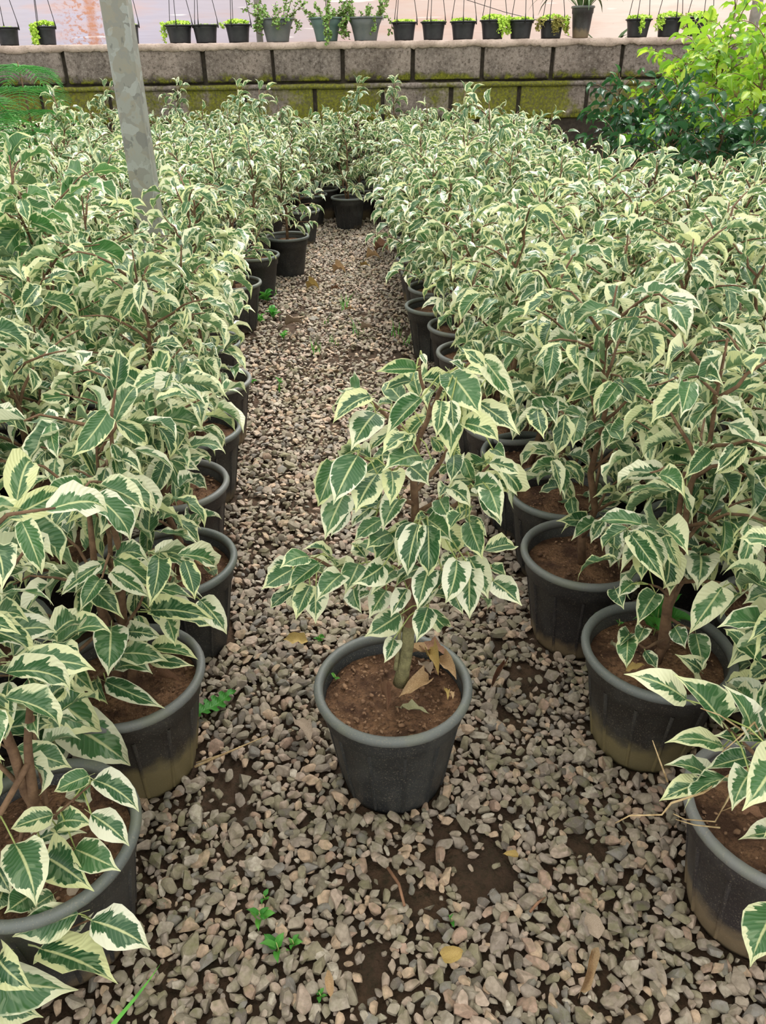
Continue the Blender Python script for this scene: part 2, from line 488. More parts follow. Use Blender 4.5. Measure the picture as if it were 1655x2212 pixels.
def sheet_material():
    b = NT('greenhouse_sheet')
    geo = b.n('ShaderNodeNewGeometry')
    pos = geo.outputs['Position']
    sep = b.n('ShaderNodeSeparateXYZ', None, _0=pos)
    x, z = sep.outputs[0], sep.outputs[2]
    base = b.ramp(b.rng(x, -3.6, 3.8), [(0.0, lin((180, 169, 167))), (0.16, lin((176, 171, 187))), (0.34, lin((180, 169, 176))), (0.52, lin((199, 178, 169))),
                                       (0.66, lin((208, 185, 174))), (0.8, lin((219, 203, 192))), (1.0, lin((210, 187, 178)))])
    st = b.noise(b.comb(b.math('MULTIPLY', x, 1.1), 0.0, b.math('MULTIPLY', z, 7.0)), 1.0, 4.0, 0.6)
    col = b.mix(b.rng(st, 0.5, 0.7, 0.0, 0.6), base, lin((200, 160, 142)))
    cr = b.noise(b.comb(b.math('MULTIPLY', x, 2.0), 0.0, b.math('MULTIPLY', z, 26.0)), 1.0, 2.0, 0.5)
    col = b.mix(b.rng(cr, 0.66, 0.7, 0.0, 0.6), col, lin((246, 236, 232)))
    rd = b.noise(b.comb(x, 0.0, z), 38.0, 3.0, 0.7)
    col = b.mix(b.math('MULTIPLY', b.rng(rd, 0.66, 0.72), b.rng(z, 1.0, 1.35, 0.7, 0.1)), col, lin((160, 96, 66)))
    # a vertical rusty run with ragged side streaks
    tx = b.math('SUBTRACT', x, -2.29)
    wob = b.math('MULTIPLY', b.math('SUBTRACT', b.noise(b.comb(0.0, 0.0, z), 7.0, 2.0, 0.6), 0.5), 0.06)
    run = b.rng(b.math('ABSOLUTE', b.math('ADD', tx, wob)), 0.02, 0.05, 1.0, 0.0)
    ragn = b.noise(b.comb(b.math('MULTIPLY', x, 22.0), 0.0, b.math('MULTIPLY', z, 34.0)), 1.0, 4.0, 0.7)
    rag = b.math('MULTIPLY', b.rng(ragn, 0.5, 0.58), b.rng(b.math('ABSOLUTE', b.math('ADD', tx, 0.07)), 0.08, 0.26, 1.0, 0.0))
    stn = b.math('MINIMUM', b.math('ADD', b.math('MULTIPLY', run, 0.7), rag), 1.0)
    col = b.mix(b.math('MULTIPLY', stn, 0.75), col, lin((176, 112, 66)))
    pr = b.principled(col, 0.35, b.bump(cr, 0.3, 0.02), 0.0, 0.5)
    tr = b.n('ShaderNodeBsdfTranslucent', None, Color=col)
    mx = b.n('ShaderNodeMixShader', None, _0=0.55, _1=pr.outputs[0], _2=tr.outputs[0])
    return b.finish(mx.outputs[0])
M_SHEET = sheet_material()

def galv_material():
    b = NT('galvanized_steel')
    tc = b.n('ShaderNodeTexCoord')
    vec = tc.outputs['Object']
    vor = b.n('ShaderNodeTexVoronoi', {'feature': 'F1'}, Vector=b.n('ShaderNodeVectorMath', {'operation': 'ADD'}, _0=vec, _1=b.n('ShaderNodeVectorMath', {'operation': 'SCALE'}, _0=b.noise(vec, 22.0, 2.0, 0.5, 1), Scale=0.08).outputs[0]).outputs[0], Scale=24.0)
    sp = b.n('ShaderNodeSeparateColor', None, _0=vor.outputs['Color']).outputs[0]
    col = b.ramp(sp, [(0.0, lin((132, 132, 126))), (0.3, lin((142, 144, 138))), (0.55, lin((152, 155, 151))), (0.75, lin((138, 136, 126))), (0.92, lin((120, 120, 116)))], True)
    n2 = b.noise(vec, 30.0, 4.0, 0.7)
    col = b.mix(b.rng(n2, 0.55, 0.7, 0.0, 0.5), col, lin((150, 138, 116)))
    n3 = b.noise(b.n('ShaderNodeMapping', None, Vector=vec, Scale=(1.0, 1.0, 0.5)).outputs[0], 46.0, 3.0, 0.6)
    col = b.mix(b.rng(n3, 0.62, 0.66, 0.0, 0.6), col, lin((96, 98, 96)))
    return b.finish(b.principled(col, 0.55, b.bump(n2, 0.15, 0.003), 0.25, 0.5).outputs[0])
M_GALV = galv_material()
M_POST = m_simple('weathered_pipe', lin((120, 116, 108)), lin((152, 146, 136)), 0.6, 14, 0.2, 0.003, 0.2)

# ------------------------------------------------------------------ setting
rng = np.random.default_rng(11)
random.seed(11)
WALL_Y, WALL_TOP, COURSE = 6.7, 1.118, 0.252

gx, gy = np.linspace(-4.6, 4.6, 93), np.linspace(0.0, 7.6, 77)
GX, GY = np.meshgrid(gx, gy)
GZ = np.array([[0.006 * mnoise.noise((x * 7, y * 7, 0.0)) for x in gx] for y in gy]) - 0.004
floor_me = mk_mesh('floor', np.stack([GX, GY, GZ], -1).reshape(-1, 3), grid_faces(len(gy), len(gx)), None, None, M_GROUND)
floor = obj('floor', floor_me)
tag(floor, 'damp brown soil floor under grey gravel', None, None, 'structure')

def box_bm(x0, x1, y0, y1, z0, z1, bevel=0.0):
    bm = bmesh.new()
    vs_ = [bm.verts.new((x, y, z)) for z in (z0, z1) for y in (y0, y1) for x in (x0, x1)]
    for f in ((0, 2, 3, 1), (4, 5, 7, 6), (0, 1, 5, 4), (1, 3, 7, 5), (3, 2, 6, 7), (2, 0, 4, 6)):
        bm.faces.new([vs_[i] for i in f])
    if bevel:
        bmesh.ops.bevel(bm, geom=list(bm.edges), offset=bevel, segments=1, affect='EDGES', profile=0.5)
    return bm

wall = obj('wall_back', bm_mesh('wall_core', box_bm(-4.4, 4.4, WALL_Y + 0.03, WALL_Y + 0.26, -0.02, WALL_TOP - 0.03), M_CORE))
tag(wall, 'low retaining wall of grey concrete blocks with moss', None, None, 'structure')
# block joints read off the photograph, course by course
j1 = [on_y(px, 140, WALL_Y)[0] for px in (138, 290, 440, 590, 740, 892, 1042, 1193, 1342, 1492)]
j2 = [on_y(px, 215, WALL_Y)[0] for px in (235, 382, 529, 680, 827, 974, 1121, 1268, 1413)]
def extend(js, step):
    js = list(js)
    while js[0] > -4.2: js.insert(0, js[0] - step)
    while js[-1] < 4.2: js.append(js[-1] + step)
    return js
bw = (j1[-1] - j1[0]) / (len(j1) - 1)
z1 = WALL_TOP - 0.030
courses = [(extend(j1, bw), z1, COURSE - 0.024, M_BLOCK, 0.0), (extend(j2, bw), z1 - COURSE - 0.022, COURSE - 0.024, M_BLOCK_MOSS, 0.012)]
for js, top, h, mt, inset in courses:
    for a, bx_ in zip(js[:-1], js[1:]):
        w = bx_ - a - 0.026 - random.uniform(0, 0.008)
        bm = box_bm(-w / 2, w / 2, 0.0, 0.19, -h / 2, h / 2, 0.007)
        for v_ in bm.verts:
            v_.co += Vector([random.uniform(-0.003, 0.003) for _ in range(3)])
        o = obj('block', bm_mesh('block', bm, mt), wall)
        o.location = ((a + bx_) / 2, WALL_Y + inset + random.uniform(-0.004, 0.005), top - h / 2)
# rough cement cap and mossy ledge between the courses
def ragged(name, mt, y0, y1, ztop, zlow, amp, seed, n=330):
    xs = np.linspace(-4.35, 4.35, n)
    rows = []
    for k, (yy, zz, am) in enumerate(((y1, ztop, 0.002), (y0 + 0.02, ztop, 0.004), (y0, ztop - 0.006, 0.004), (y0, zlow, amp), (y0 + 0.012, zlow - 0.003, amp))):
        rows.append([(x, yy + 0.003 * mnoise.noise((x * 14, k, seed)), zz + am * (mnoise.noise((x * 5, 3.0 * (k > 2), seed)) + 0.9 * mnoise.noise((x * 31, 3.0 * (k > 2), seed)))) for x in xs])
    V = np.array(rows).reshape(-1, 3)
    return obj(name, mk_mesh(name, V, grid_faces(5, n)[:, ::-1], None, None, mt), wall)
ragged('cement_cap', M_MORTAR, WALL_Y - 0.008, WALL_Y + 0.27, WALL_TOP, WALL_TOP - 0.046, 0.016, 2.0, 520)
ragged('mortar_ledge', M_LEDGE, WALL_Y - 0.002, WALL_Y + 0.1, z1 - COURSE + 0.008, z1 - COURSE - 0.026, 0.006, 5.0)

sx, sz = np.linspace(-5.2, 5.2, 90), np.linspace(0.0, 2.3, 24)
SX, SZ = np.meshgrid(sx, sz)
SY = 7.35 + np.array([[0.02 * mnoise.noise((x * 1.3, z * 1.1, 4)) + 0.006 * mnoise.noise((x * 5, z * 9, 1)) for x in sx] for z in sz])
sheet = obj('wall_sheet', mk_mesh('wall_sheet', np.stack([SX, SY, SZ], -1).reshape(-1, 3), grid_faces(len(sz), len(sx)), None, None, M_SHEET))
tag(sheet, 'stained translucent plastic greenhouse sheet behind the block wall', None, None, 'structure')
for px, rad, lab in ((558, 0.026, 'thin grey pipe post behind the grey hanging planters'), (1630, 0.04, 'grey pipe post behind the golden fig')):
    c = on_y(px, 40, 7.12)
    V, F = tube([(0, 0, 0), (0, 0, 0.8), (0, 0, 1.6), (0, 0, 2.3)], rad, 14)
    o = obj('pipe_post', mk_mesh('pipe_post', V, F, None, None, M_POST))
    o.location = (c[0], c[1], 0)
    tag(o, lab, 'post', 'pipe posts along the plastic sheet')

# unseen translucent film, added above the near half to dim the foreground
b = NT('added_shade_film')
_tr = b.n('ShaderNodeBsdfTranslucent', None, Color=lin((226, 226, 220))); _df = b.n('ShaderNodeBsdfDiffuse', None, Color=lin((226, 226, 220)))
M_SHADE_FILM = b.finish(b.n('ShaderNodeMixShader', None, _0=0.7, _1=_df.outputs[0], _2=_tr.outputs[0]).outputs[0])
rx, ry = np.linspace(-5, 5, 21), np.linspace(-4, SHADE_END_Y, 15)
RX, RY = np.meshgrid(rx, ry)
shade_film = obj('unseen_shade_film', mk_mesh('unseen_shade_film', np.stack([RX, RY, 3.0 + .25 * np.cos(RX * .63) + 0 * RY], -1).reshape(-1, 3), grid_faces(15, 21), None, None, M_SHADE_FILM))
tag(shade_film, 'unseen translucent white film added overhead to dim the near half', None, None, 'structure')

# square galvanized post among the left plants
pc = on_y(274, 200, 3.02)
post = thing('galvanized_post', (pc[0], 3.06, 0), 'square galvanized steel post rising from the left fig bed', 'post', None, math.radians(1))
obj('post_tube', bm_mesh('post_tube', box_bm(-0.043, 0.043, -0.043, 0.043, 0, 2.4, 0.006), M_GALV), post)
obj('base_plate', bm_mesh('base_plate', box_bm(-0.08, 0.08, -0.08, 0.08, 0, 0.012, 0.003), M_GALV), post)

# ------------------------------------------------------------------ leaves
W_U = [0, .06, .16, .30, .44, .58, .70, .80, .87, .93, 1.0]
W_W = [.03, .40, .76, .97, 1.0, .88, .66, .38, .18, .085, .015]
def leaf_shell(nr, nc, bend, fold, twist, wave, petiole, rs):
    """Unit leaf: chord base (0,0,0) -> tip (0,1,0), half-width 0.5, upper side +Z."""
    us = np.interp(np.linspace(0, 1, nr), np.linspace(0, 1, len(W_U)), W_U)
    w = np.interp(us, W_U, W_W) * 0.5
    ang = np.zeros(nr)
    for i in range(1, nr):
        um = 0.5 * (us[i] + us[i - 1])
        ang[i] = -bend * (0.35 * um + 0.65 * um ** 2.2)
    y = np.zeros(nr); z = np.zeros(nr)
    for i in range(1, nr):
        ds = us[i] - us[i - 1]
        y[i] = y[i - 1] + ds * math.cos(ang[i]); z[i] = z[i - 1] + ds * math.sin(ang[i])
    vv = np.linspace(-1, 1, nc)
    V, U = [], []
    for i in range(nr):
        for v in vv:
            a = fold * abs(v) * (1 - 0.3 * us[i])
            t = twist * us[i]
            xx = w[i] * v * math.cos(fold * 0.8)
            zz = w[i] * abs(v) * math.sin(a) + wave * w[i] * abs(v) ** 2 * math.sin(us[i] * 15 + (2 if v > 0 else 0) + rs)
            xr, zr = xx * math.cos(t) - zz * math.sin(t), xx * math.sin(t) + zz * math.cos(t)
            ca, sa = math.cos(ang[i]), math.sin(ang[i])
            V.append((xr, y[i] - zr * sa, z[i] + zr * ca)); U.append((v * 0.5 + 0.5, us[i]))
    V = np.array(V); U = np.array(U)
    L = math.hypot(y[-1], z[-1]); a = math.atan2(z[-1], y[-1])
    c, s = math.cos(-a), math.sin(-a)
    V[:, 1], V[:, 2] = (V[:, 1] * c - V[:, 2] * s) / L, (V[:, 1] * s + V[:, 2] * c) / L
    F = grid_faces(nr, nc)
    if petiole:
        st = np.array([[0, 0.02, 0.0], [0, -0.06, 0.004], [0, -0.17, -0.03]])
        tv, tf = tube(st, [0.013, 0.013, 0.016], 3, False)
        F = np.concatenate([F, tf + len(V)]); V = np.concatenate([V, tv]); U = np.concatenate([U, np.tile([0.5, 0.1], (len(tv), 1))])
    return V, F, U

SH_NEAR = []
for k in range(12):
    SH_NEAR.append(leaf_shell(11, 5, [0.8, 1.1, 1.4, 1.7, .9, 2.0, 1.3, .6, 1.6, 2.2, 1.0, 1.8][k], [.2, .35, .15, .4, .55, .3, .1, .25, .5, .35, .6, .2][k],
                              random.uniform(-.5, .5), random.uniform(.04, .16), True, k))
SH_FAR = [leaf_shell(6, 3, b_, f_, t_, 0.0, False, 0) for b_, f_, t_ in ((1.0, .3, .2), (1.4, .4, -.3), (1.9, .3, .3), (1.2, .55, 0))]
def leaf_set(mat, tagname):
    return [mk_mesh('leaf_' + tagname, V, F, U, None, mat) for V, F, U in SH_NEAR]
LV, LG = leaf_set(M_LEAF, 'variegated'), leaf_set(M_LEAF_GREEN, 'greener')
LGOLD, LDARK, LWEED = leaf_set(M_LEAF_GOLD, 'golden'), leaf_set(M_LEAF_DARK, 'dark'), leaf_set(M_LEAF_WEED, 'weed')

# ------------------------------------------------------------------ pots
POT_H, RIM_R = 0.207, 0.12
def rbody(z):
    return np.interp(z, [0, 0.012, 0.158], [0.077, 0.081, 0.1035])
prof_body = [(0.0, 0.004), (0.070, 0.004), (0.073, 0.0), (0.078, 0.001), (0.0805, 0.010), (0.092, 0.080), (0.1025, 0.155), (0.1085, 0.160), (0.1105, 0.195), (0.1105, 0.196),
             (0.1065, 0.196), (0.104, 0.160), (0.098, 0.14)]
prof_rim = [(0.108, 0.192), (0.1165, 0.192), (0.1195, 0.195), (0.1205, 0.200), (0.1185, 0.2055), (0.114, 0.207), (0.109, 0.206), (0.1065, 0.201), (0.1060, 0.192), (0.108, 0.192)]
V, F = lathe(prof_body, 44); ME_POT = mk_mesh('pot', V, F, None, None, M_POT)
ME_POT_MUDDY = mk_mesh('pot_muddy', V, F, None, None, M_POT_MUDDY); ME_POT_CLEAN = mk_mesh('pot_clean', V, F, None, None, M_POT_CLEAN)
V, F = lathe(prof_rim, 44); ME_RIM = mk_mesh('pot_rim', V, F, None, None, M_RIM)
V, F = lathe(prof_body[1:], 22); ME_POT_FAR = mk_mesh('pot_far', V, F, None, None, M_POT)
V, F = lathe(prof_rim, 22); ME_RIM_FAR = mk_mesh('pot_rim_far', V, F, None, None, M_RIM)
def rib_mesh(mat):
    zs = [0.012, 0.06, 0.11, 0.156]
    V = []
    for z in zs:
        r0 = rbody(z)
        V += [(r0 - 0.002, -0.0035, z), (r0 + 0.0026, -0.0018, z), (r0 + 0.0026, 0.0018, z), (r0 - 0.002, 0.0035, z)]
    return mk_mesh('pot_rib', V, grid_faces(4, 4)[:, ::-1], None, None, mat)
ME_RIB, ME_RIB_MUDDY, ME_RIB_CLEAN = rib_mesh(M_POT), rib_mesh(M_POT_MUDDY), rib_mesh(M_POT_CLEAN)
def soil_mesh(seed, z0=0.172, R=0.1045):
    rs, ns = 9, 26
    V = [(0, 0, z0 + 0.008 * mnoise.noise((seed, 0, 0)))]
    for i in range(1, rs + 1):
        r = R * i / rs
        for j in range(ns):
            a = 2 * math.pi * j / ns
            x, y = r * math.cos(a), r * math.sin(a)
            V.append((x, y, z0 + 0.006 * mnoise.noise((x * 22, y * 22, seed)) + 0.004 * mnoise.noise((x * 70, y * 70, seed)) + 0.004 * (1 - i / rs)))
    F = []
    for j in range(0, ns, 2):
        F.append((0, 1 + j, 1 + (j + 1) % ns, 1 + (j + 2) % ns))
    for i in range(rs - 1):
        for j in range(ns):
            F.append((1 + i * ns + j, 1 + (i + 1) * ns + j, 1 + (i + 1) * ns + (j + 1) % ns, 1 + i * ns + (j + 1) % ns))
    return mk_mesh('soil', V, np.array(F), None, None, M_SOIL)
ME_SOIL = [soil_mesh(s * 3.7) for s in range(4)]

def add_pot(root, detail, rz=0.0, muddy=False):
    pot = obj('pot', {1: ME_POT_MUDDY, 2: ME_POT_CLEAN}[int(muddy)] if muddy else ME_POT if detail else ME_POT_FAR, root)
    pot.rotation_euler = (0, 0, rz)
    obj('pot_rim', ME_RIM if detail else ME_RIM_FAR, pot)
    if detail:
        for k in range(12):
            o = obj('pot_rib', [ME_RIB, ME_RIB_MUDDY, ME_RIB_CLEAN][int(muddy)], pot)
            o.rotation_euler = (0, 0, 2 * math.pi * k / 12)
    so = obj('soil', ME_SOIL[random.randrange(4)], root)
    so.rotation_euler = (0, 0, random.uniform(0, 6.28))
    return pot

# ------------------------------------------------------------------ plant structures
def grow(seed, H, crown, nb, leaf_len, stems=1, z0=0.172, spacing=0.0205, aspect=0.43, low=0.1):
    """stems, branches (polylines with radii) and leaf frames of one bushy plant, base at z0."""
    r = np.random.default_rng(seed)
    trunk, branches, leaves = [], [], []
    def put_leaves(pts, s0, dens=1.0):
        pts = np.asarray(pts)
        seg = np.linalg.norm(np.diff(pts, axis=0), axis=1); cum = np.concatenate([[0], np.cumsum(seg)]); L = cum[-1]
        s, side = s0 * L, 1
        while s <= L + 1e-6:
            p = np.array([np.interp(s, cum, pts[:, i]) for i in range(3)])
            p2 = np.array([np.interp(min(L, s + 0.01), cum, pts[:, i]) for i in range(3)]); p1 = np.array([np.interp(max(0, s - 0.01), cum, pts[:, i]) for i in range(3)])
            t = norm(p2 - p1)
            lat = norm(np.cross(t, [0, 0, 1]) + r.normal(0, .15, 3))
            tipw = s / L
            d = norm(t * (0.45 + 0.5 * (tipw > .9)) + lat * side * r.uniform(.35, 1.0) * (1 - .6 * (tipw > .93)) + np.array([0, 0, -1]) * r.uniform(.15, 1.0) + r.normal(0, .16, 3))
            nn = norm(np.array([0, 0, 1.0]) * r.uniform(.6, 1.2) + norm([p[0], p[1], 0.01]) * r.uniform(.1, .7) + r.normal(0, .3, 3))
            ll = leaf_len * r.uniform(.72, 1.18) * (0.75 if tipw > .97 else 1.0)
            leaves.append(frame(p + d * ll * 0.16, d, nn, ll * aspect * r.uniform(.85, 1.15), ll, ll))
            side = -side
            s += spacing * r.uniform(.75, 1.25) / dens
    for st in range(stems):
        a0 = r.uniform(0, 6.28); lean = 0.0 if stems == 1 else r.uniform(.03, .09)
        n = 9
        top = np.array([lean * math.cos(a0) + r.normal(0, .02), lean * math.sin(a0) + r.normal(0, .02), H * (1 - .15 * st)])
        base = np.array([0.012 * st * math.cos(a0), 0.012 * st * math.sin(a0), z0 - 0.01])
        pts = np.array([base + (top - base) * k / (n - 1) + r.normal(0, .007, 3) * (0 < k) for k in range(n)])
        trunk.append((pts, np.linspace(0.0085 - .002 * st, 0.0016, n)))
        put_leaves(pts[-4:], 0.25, 1.2)
        m = nb // stems
        az = r.uniform(0, 6.28)
        for b_ in range(m):
            f = low + (0.93 - low) * (b_ + r.uniform(0, .6)) / m
            i0 = f * (n - 1); i = int(i0)
            p = pts[i] + (pts[min(n - 1, i + 1)] - pts[i]) * (i0 - i)
            az += 2.4 + r.uniform(-.4, .4)
            L = crown * (1.05 - .62 * f) * r.uniform(.75, 1.2)
            el = r.uniform(.45, .95) + .25 * f
            q = [p]
            stp = 5
            for k in range(stp):
                e = el - 1.05 * (k / stp) ** 1.3
                q.append(q[-1] + L / stp * np.array([math.cos(az) * math.cos(e), math.sin(az) * math.cos(e), math.sin(e)]) + r.normal(0, .004, 3))
                az += r.uniform(-.12, .12)
            branches.append((np.array(q), np.linspace(0.0034, 0.0012, stp + 1)))
            put_leaves(q, 0.22)
    return trunk, branches, leaves

def tubes_mesh(name, items, mat, sides=6):
    a = Acc()
    for pts, rad in items:
        V, F = tube(pts, rad, sides)
        a.add(V, F)
    return a.mesh(name, mat)

def foliage_mesh(name, leaves, mat, shells, seed):
    r = np.random.default_rng(seed)
    a = Acc()
    for m in leaves:
        V, F, U = shells[r.integers(len(shells))]
        a.add(V @ m[:3, :3].T + m[:3, 3], F, U, r.uniform())
    return a.mesh(name, mat, 'lr')

class Kind:
    """One plant structure: meshes made once, instanced as separate objects."""
    def __init__(self, seed, H, crown, nb, ll, stems, near, lmat=M_LEAF, lset=None, bark=M_BARK, **kw):
        tr, br, lv = grow(seed, H, crown, nb, ll, stems, **kw)
        self.near, self.leaves = near, lv
        self.lset = lset or LV
        if near:
            self.trunk = tubes_mesh('trunk', tr, bark, 7)
            self.branches = [tubes_mesh('branch', [b_], bark, 5) for b_ in br]
            self.tips = [b_[0][-1] for b_ in br]
        else:
            self.trunk = tubes_mesh('trunk_and_twigs', tr + br, bark, 4)
            self.foliage = foliage_mesh('foliage', lv, lmat, SH_FAR, seed)
    def build(self, root, seed, drop=None):
        r = random.Random(seed)
        obj('trunk', self.trunk, root)
        if self.near:
            for b_, tip in zip(self.branches, self.tips):
                if drop is not None and (drop(tip) or drop(b_.vertices[len(b_.vertices) // 2].co)): continue
                obj('branch', b_, root)
            for m in self.leaves:
                if drop is not None and drop(m[:3, 3]): continue
                obj('leaf', self.lset[r.randrange(12)], root, None, Matrix(m.tolist()))
        else:
            tag(obj('foliage', self.foliage, root), None, None, None, 'stuff')

NEAR = [Kind(100 + k, [.62, .68, .58, .72, .64, .60, .70][k], [.27, .25, .26, .26, .29, .24, .27][k], 19, .065, [1, 2, 1, 2, 1, 2, 1][k], True, spacing=.0185) for k in range(7)]
FAR = [Kind(200 + k, [.62, .66, .60, .70, .64, .68, .58, .74][k], [.27, .26, .27, .25, .28, .26, .27, .24][k], 19, .068, 1 + k % 2, False) for k in range(8)]
FAR_EDGE = [Kind(230 + k, [.6, .66, .62, 0.7][k], .205, 17, .068, 1, False, low=.14) for k in range(4)]
GREENISH = Kind(301, .84, .30, 18, .086, 1, True, M_LEAF_GREEN, LG)
SPROUT = Kind(303, .80, .24, 16, .070, 1, True, M_LEAF, LV)
SPROUT_FAR = Kind(304, .86, .2, 17, .068, 1, False)

# ------------------------------------------------------------------ where the pots stand
def rim_pos(edge_px, y_px, side):
    """side +1: the right rim edge was read, -1: the left one."""
    rpx = 171.0 * (y_px - 127) / 1345.0
    return on_z(edge_px - side * rpx, y_px, POT_H)[:2]
LEFT_E = [rim_pos(*a, 1) for a in ((298, 1800), (440, 1450), (511, 1206), (494, 1040), (522, 922), (543, 818), (524, 735), (519, 662), (565, 608), (604, 548), (668, 508), (691, 452))]
RIGHT_E = [rim_pos(*a, -1) for a in ((1489, 1745), (1262, 1395), (1128, 1187), (1097, 1056), (1040, 975), (1002, 910), (966, 838), (943, 757), (924, 700), (875, 657))]
END_POT = rim_pos(715, 424, -1)
HERO = on_z(849, 1472, POT_H)[:2]
print('LEFT', [tuple(np.round(p, 2)) for p in LEFT_E]); print('RIGHT', [tuple(np.round(p, 2)) for p in RIGHT_E]); print('END', END_POT, 'HERO', HERO)

ORD = ['first', 'second', 'third', 'fourth', 'fifth', 'sixth', 'seventh', 'eighth', 'ninth', 'tenth', 'eleventh', 'twelfth', 'thirteenth', 'fourteenth', 'fifteenth',
       'sixteenth', 'seventeenth', 'eighteenth', 'nineteenth', 'twentieth', 'twenty-first', 'twenty-second', 'twenty-third', 'twenty-fourth']
NEAR_LIMIT = 2.75
pots = []      # (x, y) of every pot, for the gravel
plant_no = [0]
def fig(x, y, label, group, kind=None, detail=False, edge=0, cat='potted plant'):
    plant_no[0] += 1
    k = plant_no[0]
    rr = random.Random(k * 77)
    root = thing('potted_fig', (x, y, 0.0), label, cat, group, rr.uniform(0, 6.28))
    near = y < NEAR_LIMIT
    add_pot(root, detail, 0)
    kd = kind or (NEAR[rr.randrange(7)] if near else (FAR_EDGE if edge else FAR)[rr.randrange(4 if edge else 8)])
    drop = None
    if edge and near:   # plants on the path are clipped back so the pots show
        ca, sa = math.cos(root.rotation_euler[2]), math.sin(root.rotation_euler[2])
        def drop(p):
            o_ = (p[0] * ca - p[1] * sa) * edge
            return o_ > (.065 if p[2] < .36 else .115 if p[2] < .5 else .14) or (p[2] < .3 and p[0] * sa + p[1] * ca < -.07 and o_ > -.03)
    kd.build(root, k, drop)
    pots.append((x, y))
    return root

CONIFERS = [(on_y(52, 200, 5.3)[0], 5.3), (on_y(-45, 250, 4.9)[0], 4.9)]
def crowded(x, y): return any(math.hypot(x - a, y - c_) < .205 for a, c_ in pots)
def in_view(x, y, m=0.28):
    if any(math.hypot(x - cx, y - cy) < .36 for cx, cy in CONIFERS): return False
    for dz in (0.25, 0.65):
        u, v, Z = project((x, y, dz))
        if Z > 0.3 and -m * FPX / Z < u < PW + m * FPX / Z and v < PH + m * FPX / Z: return True
    return False

# ------------------------------------------------------------------ plants whose leaves are placed one by one
CAMP = CM[:3, 3]
def placed_plant(root, leaves, branches, Z0, seed, mats=None, trunk_px=None, aspect_L=1.95, petioles=True, fill=0):
    """leaves: (base px, tip px, width px, layer); branches: [(px, py, dz), ...] polylines. dz is metres behind the plant's own plane."""
    r = random.Random(seed)
    loc = np.array(root.location)
    br_pts = []
    for k, b_ in enumerate(branches):
        pts = np.array([P(x, y, Z0(y) + dz) for x, y, dz in b_['p']])
        n = 4 * (len(pts) - 1) + 1
        t = np.linspace(0, len(pts) - 1, n)
        # smooth the read polyline (Catmull-Rom)
        q = []
        for tt in t:
            i = min(int(tt), len(pts) - 2); f = tt - i
            p0, p1, p2, p3 = pts[max(i - 1, 0)], pts[i], pts[i + 1], pts[min(i + 2, len(pts) - 1)]
            q.append(0.5 * ((2 * p1) + (-p0 + p2) * f + (2 * p0 - 5 * p1 + 4 * p2 - p3) * f * f + (-p0 + 3 * p1 - 3 * p2 + p3) * f ** 3))
        q = np.array(q)
        br_pts.append(q)
        V, F = tube(q - loc, np.linspace(b_['r'][0], b_['r'][1], n), 8)
        obj(b_.get('n', 'branch'), mk_mesh(b_.get('n', 'branch'), V, F, None, None, b_.get('m', M_BARK)), root)
    allp = np.concatenate(br_pts)
    x0 = br_pts[0][0]
    for i in range(fill):   # leaves seen only in the gaps, behind the read ones
        q = br_pts[r.randrange(len(br_pts))]; b0 = q[r.randrange(len(q) // 3, len(q))] + np.array([0, r.uniform(.0, .035), 0])
        if b0[2] < .36: continue
        out = norm([b0[0] - x0[0], b0[1] - x0[1] + .02, 0])
        d = norm(out * .5 + np.array([r.gauss(0, .5), r.uniform(-.1, .9), -r.uniform(.3, 1.0)]))
        ll = r.uniform(.05, .074)
        m = frame(b0 + d * .01 - loc, d, norm(np.array([r.gauss(0, .3), -.5, 1.0])), ll * .46, ll, ll)
        obj('leaf', LV[r.randrange(12)], root, None, Matrix(m.tolist()))
    for i, (bx, by, tx, ty, w, lay) in enumerate(leaves):
        Zb = Z0(by) + lay - 0.0006 * i
        b0 = P(bx, by, Zb)
        plen = math.hypot(tx - bx, ty - by) * Zb / FPX
        wid = w * Zb / FPX * 1.2
        L = min(max(plen * 1.03, wid * aspect_L * r.uniform(.95, 1.05)), .115)
        dz = math.sqrt(max(0.0, L * L - plen * plen)) * (0.65 if lay > 0.02 else -0.65)
        t0 = P(tx, ty, Zb + dz)
        d = t0 - b0
        ll = np.linalg.norm(d)
        nn = norm(norm(CAMP - b0) * 0.85 + np.array([0, 0, .5]) + np.array([r.gauss(0, .2) for _ in range(3)]))
        m = frame(b0 - loc, d, nn, wid, ll, ll)
        o = obj('leaf', LV[r.randrange(12)] if not mats else mats[r.randrange(12)], root, None, Matrix(m.tolist()))
        if petioles:
            dd = np.linalg.norm(allp - b0, axis=1); j = int(dd.argmin())
            if 0.004 < dd[j] < 0.085:
                e = allp[j]; mid = (b0 + e) / 2 + np.array([0, 0, 0.12 * dd[j]])
                V, F = tube(np.array([b0, mid, e]) - loc, [0.0009, 0.0009, 0.0011], 5)
                pm = Matrix(m.tolist()).inverted()
                V = (np.array(pm)[:3, :3] @ V.T).T + np.array(pm)[:3, 3]
                obj('petiole', mk_mesh('petiole', V, F, None, None, M_PETIOLE), o)

